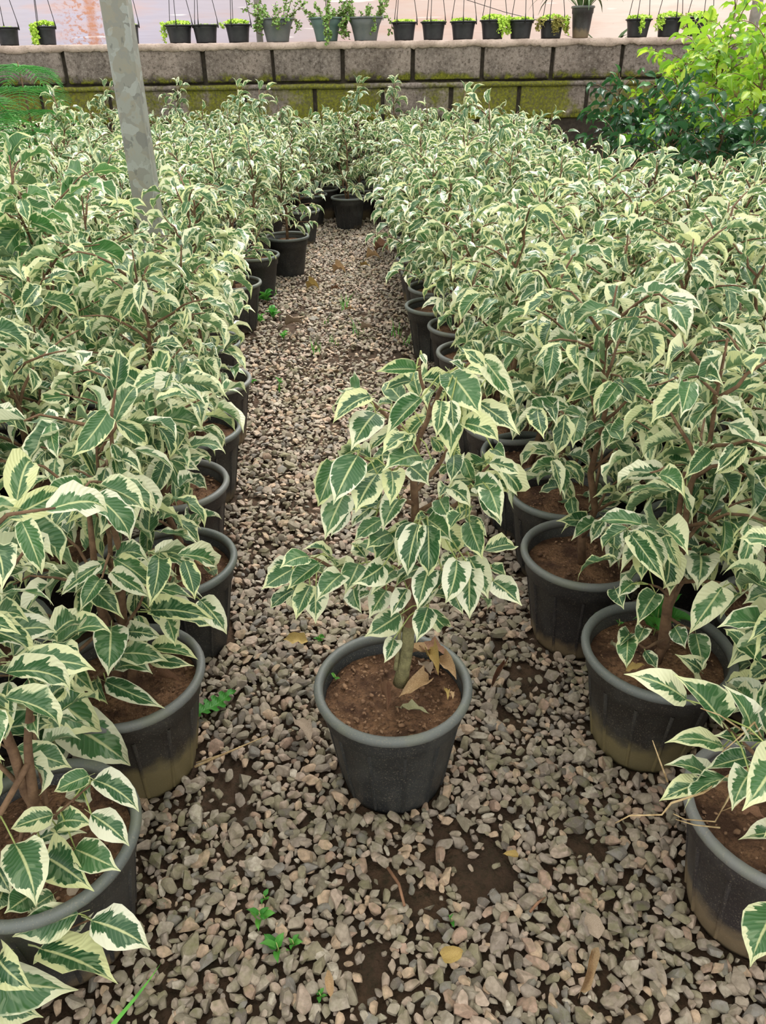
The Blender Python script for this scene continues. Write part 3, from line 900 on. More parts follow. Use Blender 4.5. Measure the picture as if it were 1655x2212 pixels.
# --- the single fig in the middle of the path
hx, hy = HERO
hero = thing('potted_fig', (hx, hy, 0), 'single variegated fig in a black pot standing alone in the middle of the path', 'potted plant')
add_pot(hero, True, math.radians(9), 2)
pots.append((hx, hy))
def plane_Z(x0, y0, lean=0.0):
    """depth of the vertical plane through (.., y0) facing the camera, as a function of pixel row."""
    def f(py):
        p = on_y(PW / 2, py, y0)
        return float((CMI @ np.array([p[0], p[1], p[2], 1.0]))[2] * -1)
    return f
F_, M_, B_ = -.075, -.03, .05
HERO_LEAVES = [
 (905,856,897,806,38,B_),(870,868,829,828,40,B_),(847,873,812,880,32,B_),(833,902,793,935,30,B_),(1058,808,1004,800,26,B_),(855,985,806,990,30,B_),
 (829,1005,775,1030,36,M_),(932,945,950,978,24,B_),(968,1008,950,1025,16,B_),(962,1050,947,1077,28,M_),(1020,1095,985,1118,34,B_),(1018,1180,985,1165,24,B_),
 (743,1236,695,1238,26,B_),(800,1280,772,1296,22,B_),(795,1262,767,1272,18,B_),(850,1210,815,1195,32,B_),(835,1085,785,1128,36,B_),(820,1085,762,1138,40,B_),
 (790,1205,761,1172,34,B_),(753,1102,714,1160,28,M_),(1045,1063,1078,1130,28,M_),(1043,1090,1082,1137,26,M_),(1006,1118,1052,1160,26,M_),(956,1152,975,1195,34,B_),
 (975,1206,950,1228,28,M_),(1040,1290,1053,1318,28,B_),(983,1288,1000,1328,34,M_),(1057,1226,1092,1248,30,B_),(893,1180,930,1225,34,B_),(860,1160,850,1215,34,B_),
 (889,823,830,845,22,M_),(899,798,812,803,32,M_),(911,766,921,792,14,M_),(909,860,833,945,42,F_),(799,856,719,916,48,M_),(812,893,758,974,58,M_),(862,926,800,980,26,B_),
 (885,938,825,982,46,F_),(907,985,824,1019,60,F_),(893,936,872,980,24,F_),(886,1008,928,1050,42,M_),(932,992,925,1027,28,M_),(845,1018,842,1093,42,F_),
 (723,1000,687,1094,44,M_),(745,1067,702,1166,56,M_),(773,984,720,1091,62,F_),(815,1024,768,1108,64,F_),(971,806,975,875,44,M_),(973,806,1042,904,62,M_),(940,845,924,885,30,M_),
 (954,867,942,945,32,F_),(965,881,973,989,60,M_),(975,865,979,938,30,F_),(998,888,1026,938,30,M_),(996,914,1077,954,40,F_),(1035,870,1123,940,48,M_),(1044,774,1113,868,42,M_),
 (1045,790,998,752,28,F_),(999,795,970,781,18,M_),(980,984,973,1045,34,M_),(1002,990,1021,1038,26,B_),(1066,972,1093,992,26,M_),(1058,999,1124,1026,28,M_),(1023,1052,1089,1056,42,M_),
 (971,1055,1016,1096,34,M_),(1057,1057,1082,1127,46,F_),(862,1080,827,1148,46,M_),(825,1122,765,1170,34,M_),(843,1152,790,1187,42,M_),(950,1079,973,1125,38,M_),(995,1110,970,1150,32,F_),
 (921,1115,896,1125,18,M_),(923,1121,978,1172,44,M_),(894,1129,860,1224,50,M_),(904,1133,881,1245,50,F_),(925,1135,925,1245,44,F_),(1014,1128,1043,1208,44,M_),
 (912,1227,852,1272,46,M_),(851,1232,801,1286,50,M_),(880,1272,844,1334,34,F_),(834,1276,797,1336,46,M_),(775,1218,745,1284,48,M_),(828,1222,760,1262,52,F_),(765,1272,782,1325,38,M_),
 (955,1233,933,1285,26,F_),(940,1268,906,1322,30,M_),(927,1228,902,1318,46,F_),(1014,1204,1055,1295,50,M_),(987,1210,962,1303,50,F_),(1016,1226,1015,1337,54,F_),(1066,1255,1128,1309,48,M_),
 (738,1241,683,1300,48,F_),(683,1265,682,1348,48,M_),(670,1265,639,1340,40,F_),(716,1205,652,1190,36,M_),(667,1202,604,1228,42,F_),(632,1230,564,1274,42,M_),(689,1217,620,1275,40,F_),(634,1274,585,1315,28,M_),
 (925,1315,958,1348,34,B_),(865,1327,787,1376,48,M_),(925,1312,899,1388,42,F_),(850,1381,830,1432,32,F_)]
T1, T2 = (0.0115, 0.0018), (0.0036, 0.0014)
HERO_BR = [
 dict(p=[(866,1474,0),(872,1440,0),(880,1395,0),(884,1330,0),(886,1270,0),(890,1190,0),(897,1110,0),(894,1040,0),(897,990,0),(906,945,0),(926,900,0),(922,860,0),(908,815,0),(907,772,0)], r=(0.0088, 0.0014), n='trunk'),
 dict(p=[(855,1446,-.005),(860,1400,-.005),(866,1345,-.003),(868,1300,0),(872,1270,0)], r=(.0035, .0015), n='stem', m=M_BARK_PALE),
 dict(p=[(897,957,0),(865,925,-.01),(835,898,-.01),(800,866,-.02),(779,850,-.02)], r=T2),
 dict(p=[(893,1033,0),(858,1020,-.02),(820,1008,-.03),(776,986,-.04),(730,1002,-.03)], r=T2),
 dict(p=[(897,1090,0),(880,1083,-.01),(860,1074,-.02),(835,1085,-.02),(812,1120,-.01)], r=T2),
 dict(p=[(898,1108,0),(920,1096,-.01),(948,1078,-.02),(966,1056,-.03),(1023,1050,-.03)], r=T2),
 dict(p=[(896,1062,0),(915,1042,.01),(946,1008,.02),(963,978,.02),(985,950,.02),(1010,900,.0)], r=T2),
 dict(p=[(928,898,0),(940,872,0),(950,845,-.01),(972,804,-.02),(998,795,-.03),(1024,776,-.03)], r=T2),
 dict(p=[(900,1112,0),(945,1100,.02),(985,1090,.02),(1015,1052,.01),(1040,1022,0),(1062,1000,-.01)], r=T2),
 dict(p=[(884,1290,0),(845,1272,-.01),(800,1259,-.02),(745,1240,-.03),(715,1225,-.03),(676,1206,-.04),(632,1212,-.04)], r=(.005, .0014)),
 dict(p=[(730,1236,-.03),(700,1245,-.03),(665,1250,-.03),(636,1262,-.03)], r=(.002, .001)),
 dict(p=[(886,1306,0),(915,1290,-.01),(940,1275,-.02),(960,1236,-.03),(982,1205,-.03),(1016,1198,-.03),(1062,1228,-.02)], r=(.005, .0014)),
 dict(p=[(890,1190,0),(905,1160,-.02),(912,1128,-.05),(925,1122,-.05)], r=(.003, .0014)),
 dict(p=[(887,1240,0),(870,1228,-.03),(850,1222,-.04),(838,1225,-.04)], r=(.003, .0014)),
 dict(p=[(886,1330,0),(900,1318,-.03),(918,1306,-.05)], r=(.0028, .0014)),
 dict(p=[(884,1340,0),(873,1328,-.02),(862,1322,-.02)], r=(.0028, .0014)),
]
HZ = plane_Z(hx, hy + 0.0)
placed_plant(hero, HERO_LEAVES, HERO_BR, HZ, 5, fill=52)
# pale lower trunk bark over the lowest hand's breadth
tp = np.array([P(x, y, HZ(y)) for x, y in ((866, 1476), (870, 1452), (876, 1422), (881, 1392), (883, 1350))]) - np.array(hero.location)
V, F = tube(tp, [0.0125, 0.0105, 0.0097, 0.0093, 0.0088], 12)
o = obj('trunk_base', mk_mesh('trunk_base', V, F, None, None, M_BARK_PALE), hero)
o['label'] = 'pale olive lower bark'

# --- the four nearest bed plants: read leaves first, grown leaves behind them
def px_of(root, p):
    M = Matrix.Translation(root.location) @ Matrix.Rotation(root.rotation_euler[2], 4, 'Z')
    return project(M @ Vector(p))

def front_plant(pos, label, group, leaves, branches, seed, kind, keep, dz0=0.0, aspect_L=1.9):
    root = thing('potted_fig', (pos[0], pos[1], 0), label, 'potted plant', group, 0.0)
    add_pot(root, True, seed * 0.37, seed in (22, 24))
    pots.append(tuple(pos))
    Zf = plane_Z(pos[0], pos[1] + dz0)
    placed_plant(root, leaves, branches, Zf, seed, None, None, aspect_L)
    kind.build(root, seed, lambda p: not keep(*px_of(root, p)))
    return root

L1_LEAVES = [(a * .4577, 1200 + b_ * .4577, c * .4577, 1200 + d * .4577, w, l) for a, b_, c, d, w, l in (
 (430,1070,360,1160,50,.03),(420,1040,255,1115,40,-.02),(445,1060,655,1210,46,-.04),(250,1225,52,1290,45,-.03),(265,1275,452,1277,45,-.03),(430,1220,610,1372,48,-.06),
 (155,1370,410,1310,40,-.02),(355,1385,570,1490,58,-.07),(215,1420,445,1585,78,-.06),(70,1360,168,1655,76,-.1),(300,1760,475,1655,45,-.12),(370,1690,58,1800,64,-.15),(430,1722,712,1862,66,-.16),
 (190,1855,556,2022,100,-.2),(-5,1900,160,2055,64,-.2),(-15,2010,370,2050,95,-.17),(-20,2120,205,2180,52,-.2),(30,1960,-25,2090,52,-.1),(205,1900,60,1960,46,-.1),(290,1960,395,1900,40,-.1),(20,1560,-30,1700,50,-.08),(150,1600,20,1690,56,-.1),(-10,1480,60,1610,44,-.05),(250,1600,130,1690,40,-.09))]
L1_BR = [dict(p=[(84,1800,0),(70,1700,0),(60,1600,0),(70,1480,.0)], r=(.008,.003), n='trunk'),
         dict(p=[(72,1720,0),(40,1830,-.03),(60,1814,-.03),(110,1770,-.03),(197,1694,-.03)], r=(.003,.0012)),
         dict(p=[(66,1640,0),(-60,1900,-.12),(0,2050,-.15),(105,2022,-.15),(196,1986,-.15)], r=(.004,.0012))]
L2_LEAVES = [(a * .4577, 1200 + b_ * .4577, c * .4577, 1200 + d * .4577, w, l) for a, b_, c, d, w, l in (
 (0,640,40,880,50,-.08),(0,390,215,490,45,-.04),(270,500,460,660,62,-.09),(145,570,480,830,100,-.16),(320,795,615,992,85,-.12),(200,800,265,1030,66,-.05),(140,1015,130,1190,56,-.06),(20,1000,40,1180,60,-.06),
 (525,340,510,570,64,-.08),(560,465,795,500,40,-.05),(720,440,935,492,34,-.05),(705,495,917,522,26,-.04),(712,260,1022,310,40,-.06),(945,210,1070,372,42,-.05),(600,360,770,390,36,-.03),(790,300,828,430,40,-.02),
 (770,60,620,100,46,.02),(390,110,586,300,46,-.03),(730,150,920,205,30,-.03),(500,595,780,722,36,-.08),(450,590,510,702,34,-.06),(540,540,720,560,34,-.05),(300,420,480,330,40,.0),(150,320,300,420,46,.0),(90,260,250,330,40,.02))]
L2_BR = [dict(p=[(255,1465,0),(240,1400,0),(215,1300,.0),(200,1180,.0),(190,1080,.02)], r=(.009,.003), n='trunk'),
         dict(p=[(243,1440,0),(270,1360,-.03),(300,1310,-.05),(325,1275,-.05),(420,1290,-.04)], r=(.003,.0012)),
         dict(p=[(246,1440,0),(220,1450,-.05),(206,1465,-.07),(230,1440,-.08),(250,1352,-.08)], r=(.003,.0012)),
         dict(p=[(230,1350,0),(150,1420,-.06),(60,1455,-.14),(-20,1460,-.14)], r=(.003,.0012))]
def cr8(rows): return [(1055 + a * .4577, 1200 + b_ * .4577, 1055 + c * .4577, 1200 + d * .4577, w, l) for a, b_, c, d, w, l in rows]
R1_LEAVES = cr8([(935,682,640,560,60,-.03),(1100,782,872,560,64,-.06),(1235,842,1105,610,55,-.05),(1108,902,832,885,46,-.05),(1025,1040,830,990,40,-.07),(1005,1078,806,1160,46,-.09),(1150,1055,925,1200,62,-.1),
 (1215,955,1020,1010,42,-.06),(1150,862,1060,850,36,-.02),(1300,870,1180,880,34,-.03),(1235,1030,1150,1205,52,-.12),(1370,950,1198,1205,92,-.15),(1350,1330,1180,1342,50,-.05),(1380,1650,1237,1942,80,-.2),(1400,1240,1300,1330,60,-.1),(1420,800,1320,820,60,-.05)])
R1_BR = [dict(p=[(1690,1760,0),(1680,1660,0),(1670,1560,0),(1660,1480,.02)], r=(.008,.003), n='trunk'),
         dict(p=[(1685,1700,0),(1640,1640,-.03),(1600,1600,-.04),(1560,1560,-.05),(1555,1545,-.05)], r=(.003,.0012)),
         dict(p=[(1686,1710,0),(1640,1680,-.06),(1580,1685,-.08),(1520,1690,-.09)], r=(.003,.0012)),
         dict(p=[(1685,1700,0),(1740,1800,-.1),(1700,1950,-.18)], r=(.003,.0012))]
R2_LEAVES = cr8([(870,40,855,190,44,.0),(1000,0,985,165,60,.0),(735,20,722,120,44,0),(1000,545,880,465,40,-.1),(980,370,1012,542,42,-.06),(790,180,700,332,44,-.06),(660,390,652,532,38,-.08),(670,370,610,440,34,-.06),(735,345,695,430,30,-.06),
 (740,450,800,542,26,-.07),(880,340,930,440,32,-.05),(1105,150,948,370,56,-.14),(1180,180,1095,300,60,-.1),(1400,240,1130,530,84,-.2),(1380,370,1200,450,60,-.15),(1350,510,1218,602,42,-.12),(1360,640,1258,700,36,-.1),(1330,180,1200,230,44,-.12),
 (600,160,640,255,36,-.02),(690,130,610,200,34,-.02),(1270,60,1230,160,50,-.1)])
R2_BR = [dict(p=[(1433,1395,0),(1440,1330,0),(1452,1240,0),(1465,1120,.02),(1480,1020,.03)], r=(.010,.003), n='trunk'),
         dict(p=[(1450,1260,0),(1520,1255,-.06),(1590,1270,-.1),(1655,1300,-.13),(1710,1325,-.15)], r=(.0034,.0014)),
         dict(p=[(1436,1380,0),(1415,1390,-.05),(1392,1400,-.07),(1368,1378,-.07)], r=(.003,.0012)),
         dict(p=[(1440,1330,0),(1470,1350,-.04),(1500,1370,-.06),(1512,1440,-.09)], r=(.003,.0012)),
         dict(p=[(1446,1290,0),(1425,1270,-.03),(1400,1262,-.05)], r=(.003,.0012))]
GL, GR, GE = 'potted variegated figs in the left bed', 'potted variegated figs in the right bed', 'potted variegated figs closing the far end of the path'
front_plant(LEFT_E[0], 'nearest fig of the left bed, broad cream-edged leaves over its black pot', GL, L1_LEAVES, L1_BR, 21, NEAR[4],
            lambda x, y, Z: y < 1640 and x < 130)
front_plant(LEFT_E[1], 'second fig along the left bed, large leaves over a muddy-footed pot', GL, L2_LEAVES, L2_BR, 22, NEAR[1],
            lambda x, y, Z: y < 1330 and x < 400)
front_plant(RIGHT_E[0], 'nearest fig of the right bed, speckled black pot with dry twigs over it', GR, R1_LEAVES, R1_BR, 23, NEAR[2],
            lambda x, y, Z: x > 1625 and y < 1560)
front_plant(RIGHT_E[1], 'second fig along the right bed, pot with grey rim and sandy-green base', GR, R2_LEAVES, R2_BR, 24, NEAR[6],
            lambda x, y, Z: y < 1215 and x > 1330)

# --- the rest of both beds
LOOKL = ['', '', 'dry leaves in its grey-rimmed pot', 'rim seen bare above the gravel', 'a little weed in its soil', 'brownish pot', 'pot half hidden', 'pot nearly hidden', 'grey lighter pot', 'slim dark pot',
         'plain dark pot beside the pinkish gravel', 'last before the corner']
LOOKR = ['', '', 'dusty purplish-black pot with sandy soil', 'tall dark pot mostly hidden by leaves', 'pot behind the middle fig', 'brown-footed pot', 'pot tucked under hanging leaves', 'black pot with bare curved rim', 'dark pot close behind a rim', 'dry leaves piled in its pot']
for i, (x, y) in enumerate(LEFT_E):
    if i < 2: continue
    fig(x, y, f'{ORD[i]} fig along the left edge of the path, {LOOKL[i]}', GL, None, y < 3.4, 1)
for i, (x, y) in enumerate(RIGHT_E):
    if i < 2: continue
    fig(x, y, f'{ORD[i]} fig along the right edge of the path, {LOOKR[i]}', GR, None, y < 3.4, -1)
# the right edge goes on, its pots hidden under the leaves
yy, n = RIGHT_E[-1][1] + .27, len(RIGHT_E)
RE = list(RIGHT_E)
while yy < 5.15:
    x = 0.215 - 0.03 * (yy - 3.2) + random.uniform(-.02, .02)
    RE.append(np.array((x, yy)))
    fig(x, yy, f'{ORD[n]} fig along the right edge of the path, pot hidden under overhanging leaves', GR)
    yy += .27; n += 1
LE = list(LEFT_E)
def bed(edge, sgn, group, word):
    ys = np.array([p[1] for p in edge]); xs = np.array([p[0] for p in edge])
    for k in range(1, 14):
        y = ys[0] - 0.27 + (0.135 if k % 2 else 0.0)
        row = 0
        while y < 5.35:
            x = np.interp(y, ys, xs) + sgn * .255 * k + random.uniform(-.025, .025)
            yv = y + random.uniform(-.025, .025)
            if y > 0.55 and not crowded(x, yv) and in_view(x, yv) and abs(x) < 3.4 and not (abs(x - post.location[0]) < .17 and abs(yv - post.location[1]) < .17):
                special = None
                if sgn < 0 and abs(x + .66) < .13 and abs(yv - 1.93) < .14: special = GREENISH
                elif random.random() < .06: special = SPROUT if yv < NEAR_LIMIT else SPROUT_FAR
                if not (sgn > 0 and yv > 3.7 and x > 1.12 + 0.0 * k):
                    extra = {GREENISH: ', tall, mostly green', SPROUT: ', long shoot', SPROUT_FAR: ', long shoot'}.get(special, '')
                    fig(x, yv, f'{word} bed fig, column {["", "one", "two", "three", "four", "five", "six", "seven", "eight", "nine", "ten", "eleven", "twelve", "thirteen"][k]} in from the path, {ORD[row]} from the front{extra}', group, special)
                row += 1
            y += .27
bed(LE, -1, GL, 'left')
bed(RE, 1, GR, 'right')
# plants across the end of the path, four rows deep
ex, ey = END_POT
fig(ex, ey, 'fig in the plain black pot facing down the path at its far end', GE, None, True)
fig(ex - .27, ey + .14, 'fig just left of the facing pot at the far end of the path', GE)
fig(ex + .27, ey + .10, 'fig just right of the facing pot at the far end of the path', GE)
for rw, yv in enumerate((ey + .16, ey + .38, ey + .60, ey + .81)):
    k = 0
    for x in np.arange(-2.9, 2.2, .262):
        xx = x + (.13 if rw % 2 else 0) + random.uniform(-.02, .02)
        if rw == 0 and -.65 < xx < .2: continue
        if rw == 0 and xx > -.65 and xx < 0: continue
        if xx > 1.15 and yv > 3.5: continue
        if rw == 3 and xx < -2.2: continue
        if not in_view(xx, yv) or crowded(xx, yv): continue
        sp = SPROUT_FAR if random.random() < .07 else None
        fig(xx, yv + random.uniform(-.02, .02), f'far-end fig, {["front", "second", "third", "back"][rw]} row before the block wall, {ORD[k]} from the left' + (', long shoot' if sp else ''), GE, sp)
        k += 1
print('figs', plant_no[0])

# ------------------------------------------------------------------ other plants of the right corner and the conifer on the left
GOLD = [Kind(401 + k, [1.28, 1.18][k], .46, 34, .074, 2, True, M_LEAF_GOLD, LGOLD, low=.3, spacing=.024) for k in range(2)]
DARK = [Kind(411 + k, [.92, .82][k], .38, 26, .074, 2, True, M_LEAF_DARK, LDARK, low=.3, spacing=.024) for k in range(2)]
def other(x, y, kd, label, group, k):
    root = thing('potted_fig', (x, y, 0), label, 'potted plant', group, k * 1.7)
    add_pot(root, False)
    kd.build(root, 900 + k)
    pots.append((x, y))
for k, (px, y, kk, lab) in enumerate(((1545, 4.75, 0, 'golden-leaved fig in front of the right end of the block wall'), (1665, 4.35, 1, 'golden-leaved fig at the right edge of the view, nearer one'), (1650, 5.1, 0, 'tallest golden-leaved fig by the grey pipe post'), (1490, 5.15, 1, 'golden-leaved fig nearest the hanging pots, leftmost of its kind'))):
    x = on_y(px, 200, y)[0]
    other(x, y, GOLD[kk], lab, 'golden figs in the right corner', k)
for k, (px, y, kk, lab) in enumerate(((1440, 4.35, 0, 'dark glossy-leaved fig between the golden and the variegated figs'), (1560, 3.95, 1, 'dark glossy-leaved fig below the golden figs'), (1665, 3.75, 1, 'dark glossy-leaved fig cut off by the right edge'), (1352, 5.2, 0, 'dark green fig with a shoot against the mossy wall'))):
    x = on_y(px, 260, y)[0]
    other(x, y, DARK[kk], lab, 'dark green figs in the right corner', 10 + k)

def conifer(x, y, label, H, seed, rz):
    root = thing('potted_conifer', (x, y, 0), label, 'potted plant', 'feathery conifers by the wall', rz)
    add_pot(root, False)
    pots.append((x, y))
    r = np.random.default_rng(seed)
    V, F = tube([(0, 0, .16), (0.004, 0, H * .5), (0, 0.004, H)], [.012, .008, .003], 7)
    obj('trunk', mk_mesh('trunk', V, F, None, None, M_BARK), root)
    for t in range(5):
        z = H * (.5 + .115 * t); L0 = (.5 - .07 * t)
        for b_ in range(6):
            az = 2 * math.pi * (b_ + .5 * (t % 2)) / 6 + r.uniform(-.12, .12)
            a = Acc(); L = L0 * r.uniform(.75, 1.15); lift_ = r.uniform(.06, .17)
            dirv = np.array([math.cos(az), math.sin(az), 0]); lat = np.array([-math.sin(az), math.cos(az), 0])
            main = np.array([dirv * L * s + np.array([0, 0, z + lift_ * s - (lift_ + .10) * s * s]) for s in np.linspace(0, 1, 9)])
            lines = [main]
            for s in np.linspace(.12, .97, 12):
                p = np.array([np.interp(s, np.linspace(0, 1, 9), main[:, i]) for i in range(3)])
                for sd in (-1, 1):
                    l = (.13 * math.sin(math.pi * min(1, .15 + .85 * s)) + .02) * r.uniform(.85, 1.1)
                    dd = norm(dirv * .75 + lat * sd + np.array([0, 0, .05]))
                    lines.append(np.array([p + dd * l * q + np.array([0, 0, -.03 * q * q]) for q in np.linspace(0, 1, 4)]))
            for ln in lines:
                V, F = tube(ln, np.linspace(.0022, .001, len(ln)), 3, False); a.add(V, F)
                seg = np.linalg.norm(np.diff(ln, axis=0), axis=1).sum(); n = int(seg / .0085)
                for q in range(n):
                    f = (q + .5) / n * (len(ln) - 1); i = min(int(f), len(ln) - 2)
                    p = ln[i] + (ln[i + 1] - ln[i]) * (f - i); tg = norm(ln[i + 1] - ln[i]); lt = norm(np.cross(tg, [0, 0, 1]))
                    for sd in (-1, 1, 0):
                        nd = norm(tg * .8 + lt * sd + np.array([0, 0, .25 if sd else .8]))
                        e = p + nd * .0095; wv = norm(np.cross(nd, [0.3, 0.2, 1])) * .0011
                        a.add([p - wv, p + wv, e + wv * .3, e - wv * .3], [(0, 1, 2, 3)])
            tag(obj('frond', a.mesh('frond', M_NEEDLE), root), None, None, None, 'stuff')
c = on_y(52, 200, 5.3); conifer(c[0], 5.3, 'feathery green conifer with flat tiers against the wall, at the left edge', 1.02, 3, .3)
c = on_y(-45, 250, 4.9); conifer(c[0], 4.9, 'lower feathery conifer half out of view at the left edge', .86, 4, .9)

# ------------------------------------------------------------------ pots along the top of the wall
def hang_mesh(R, h, flare, mat, name, grey=False):
    rb = R * .62
    if grey:
        prof = [(0, .006), (rb * .95, .006), (rb, .0), (rb * 1.02, .006), (rb * 1.12, h * .3), (R * .8, h * .65), (R * .98, h * .97), (R * .95, h * .97), (R * .76, h * .7), (0.001, h * .86)]
    else:
        prof = [(0, .006), (rb * 1.1, .006), (rb * 1.16, .0), (rb * 1.18, .008), (rb * 1.3, h * .55), (R * .86, h * .8), (R * .93, h * .93), (R * .9, h * .93), (R * .82, h * .8), (0.001, h * .86)]
    V, F = lathe(prof, 28)
    return mk_mesh(name, V, F, None, None, mat)
def hang_rim(R, h, mat):
    V, F = lathe([(R * .9, h * .925), (R * .99, h * .925), (R * 1.02, h * .95), (R, h), (R * .92, h), (R * .9, h * .95), (R * .9, h * .925)], 28)
    return mk_mesh('rim', V, F, None, None, mat)
def round_leaves(acc, pts, size, r):
    for p in pts:
        n = norm(np.array([0, -.3, 1.0]) + r.normal(0, .6, 3)); x = norm(np.cross(n, [0.2, 1, .1])); y = np.cross(n, x)
        s = size * r.uniform(.7, 1.25)
        V = [p + s * (x * math.cos(a) + y * math.sin(a)) + n * s * (.25 if k % 2 else -.05) for k, a in enumerate(np.linspace(0, 2 * math.pi, 6, endpoint=False))]
        acc.add(V, [(0, 1, 2, 3), (0, 3, 4, 5)])
def wires(root, R, h, mat, ang, top=.62, rad=.0026):
    for a in ang:
        p0 = np.array([R * 1.0 * math.cos(a), R * 1.0 * math.sin(a), h * .93])
        V, F = tube([p0 + [0, 0, -.012], p0 + [0, 0, .012], p0 * [.96, .96, 1] + [0, 0, .05], p0 * [.62, .62, 1] + [0, 0, .24], (0, 0, top)], [rad * 1.9, rad * 1.9, rad, rad, rad], 6)
        obj('hanger_wire', mk_mesh('hanger_wire', V, F, None, None, mat), root)
    V, F = tube([(0, 0, top - .01), (0, 0, top + .05), (.02, 0, top + .075), (.035, 0, top + .05)], [.003] * 4, 6)
    obj('hook', mk_mesh('hook', V, F, None, None, mat), root)
YH = 6.83
def wall_pot(px, w_px, top, bot, label, fill, trails, mat=M_HANG, grey=False, wang=None, wmat=M_WIRE, seed=1, group='small black hanging pots on the wall', cat='hanging pot'):
    r = np.random.default_rng(seed)
    c = on_y(px, bot, YH); e = on_y(px + w_px / 2, bot, YH)
    R = abs(e[0] - c[0]); h = abs(on_y(px, top, YH)[2] - c[2])
    root = thing('hanging_pot', (c[0], YH, WALL_TOP + .001), label, cat, group)
    obj('pot', hang_mesh(R, h, 0, mat, 'pot', grey), root)
    obj('rim', hang_rim(R, h, mat), root)
    wires(root, R, h, wmat, wang or (0.25, 2.3, 4.4))
    if fill > 0:
        a = Acc(); n = int(330 * fill)
        ang = r.uniform(0, 6.28, n); rr = R * .9 * np.sqrt(r.uniform(0, 1, n))
        round_leaves(a, np.stack([rr * np.cos(ang), rr * np.sin(ang), h * .97 + .022 * fill * (1 - (rr / R) ** 2) + r.uniform(0, .018 * fill, n)], -1), .0085, r)
        tag(obj('foliage', a.mesh('foliage', M_CREEP, None, False), root), None, None, None, 'stuff')
    for (a0, a1, drop, n, dry) in trails:
        acc = Acc()
        for k in range(n):
            an = r.uniform(a0, a1); L = drop * r.uniform(.5, 1.0)
            p0 = np.array([R * 1.03 * math.cos(an), R * 1.03 * math.sin(an), h * 1.0])
            line = np.array([p0 + np.array([.012 * math.cos(an) + .008 * math.sin(7 * q + k), .012 * math.sin(an), .012 - L * q]) for q in np.linspace(0, 1, 10)])
            V, F = tube(line, .0009, 3, False); acc.add(V, F)
            m = max(4, int(L / .0055)); f = r.uniform(0, 9, m)
            pts = np.stack([np.interp(f, np.arange(10), line[:, i]) for i in range(3)], -1) + r.normal(0, .006, (m, 3))
            round_leaves(acc, pts, .0085, r)
        tag(obj('trailing_stems', acc.mesh('trailing_stems', M_CREEP_DRY if dry else M_CREEP, None, False), root), None, None, None, 'stuff')
    return root, R, h
FRONT = -math.pi / 2
S_ = [(22, 52, 60, 100, 'black hanging pot almost bare of growth, the one at the left end of the wall', .12, []),
      (105, 46, 57, 98, 'black hanging pot with a thick lime curtain spilling down its left side', 1.0, [(2.5, 4.3, .15, 26, False)]),
      (286, 38, 50, 92, 'black hanging pot half hidden behind the galvanized post', .2, []),
      (390, 60, 50, 90, 'black hanging pot with a lime clump trailing at its left edge', .8, [(2.7, 3.6, .13, 8, False)]),
      (446, 58, 48, 88, 'bare-looking black hanging pot between two with lime growth', .1, []),
      (516, 58, 46, 86, 'black hanging pot with a low lime mat, left of the pipe post', .9, [(2.8, 3.3, .06, 4, False)]),
      (873, 56, 42, 82, 'black hanging pot with a flat lime mat, just right of the grey planters', .5, []),
      (936, 56, 42, 82, 'black hanging pot with only a wisp of lime growth', .3, []),
      (1000, 58, 40, 80, 'black hanging pot with an even lime mat, left of a trailing one', .6, []),
      (1064, 58, 38, 80, 'black hanging pot with a lime cascade over its right front', 1.0, [(5.0, 6.4, .12, 22, False)]),
      (1124, 56, 36, 77, 'black hanging pot with a low lime cap between two trailing pots', .6, []),
      (1190, 56, 36, 76, 'black hanging pot hung all round with yellowish dry strands', 1.0, [(3.2, 6.2, .1, 24, True), (5.4, 6.4, .1, 10, False)]),
      (1377, 56, 32, 72, 'black hanging pot with a single lime strand down its front', .8, [(4.5, 4.75, .11, 6, False)]),
      (1443, 56, 30, 72, 'black hanging pot with lime strands over both sides', 1.0, [(3.5, 4.1, .1, 7, False), (5.2, 6.0, .1, 8, True)]),
      (1505, 58, 27, 70, 'black hanging pot at the right end, lime strands over its right half', 1.0, [(4.7, 6.3, .12, 18, False)])]
for k, (px, w, t, b_, lab, fill, tr) in enumerate(S_):
    wall_pot(px, w, t, b_, lab, fill, tr, seed=40 + k, wang=(random.uniform(-.1, .5), random.uniform(2.0, 2.6), random.uniform(4.1, 4.9)))
G_ = [(600, 76, 32, 84, 'grey hanging planter with white hanger and small-leaved succulent shrub', M_HANG_GREY, M_WIRE_WHITE, (0.15, 3.0)),
      (706, 72, 32, 84, 'greenish hanging planter with a succulent strand down its front', M_HANG_GREEN, M_WIRE, (4.9, 1.6)),
      (790, 76, 30, 82, 'grey hanging planter with upright succulent twigs, right of the greenish one', M_HANG_GREY, M_WIRE_WHITE, (-.1, 3.3))]
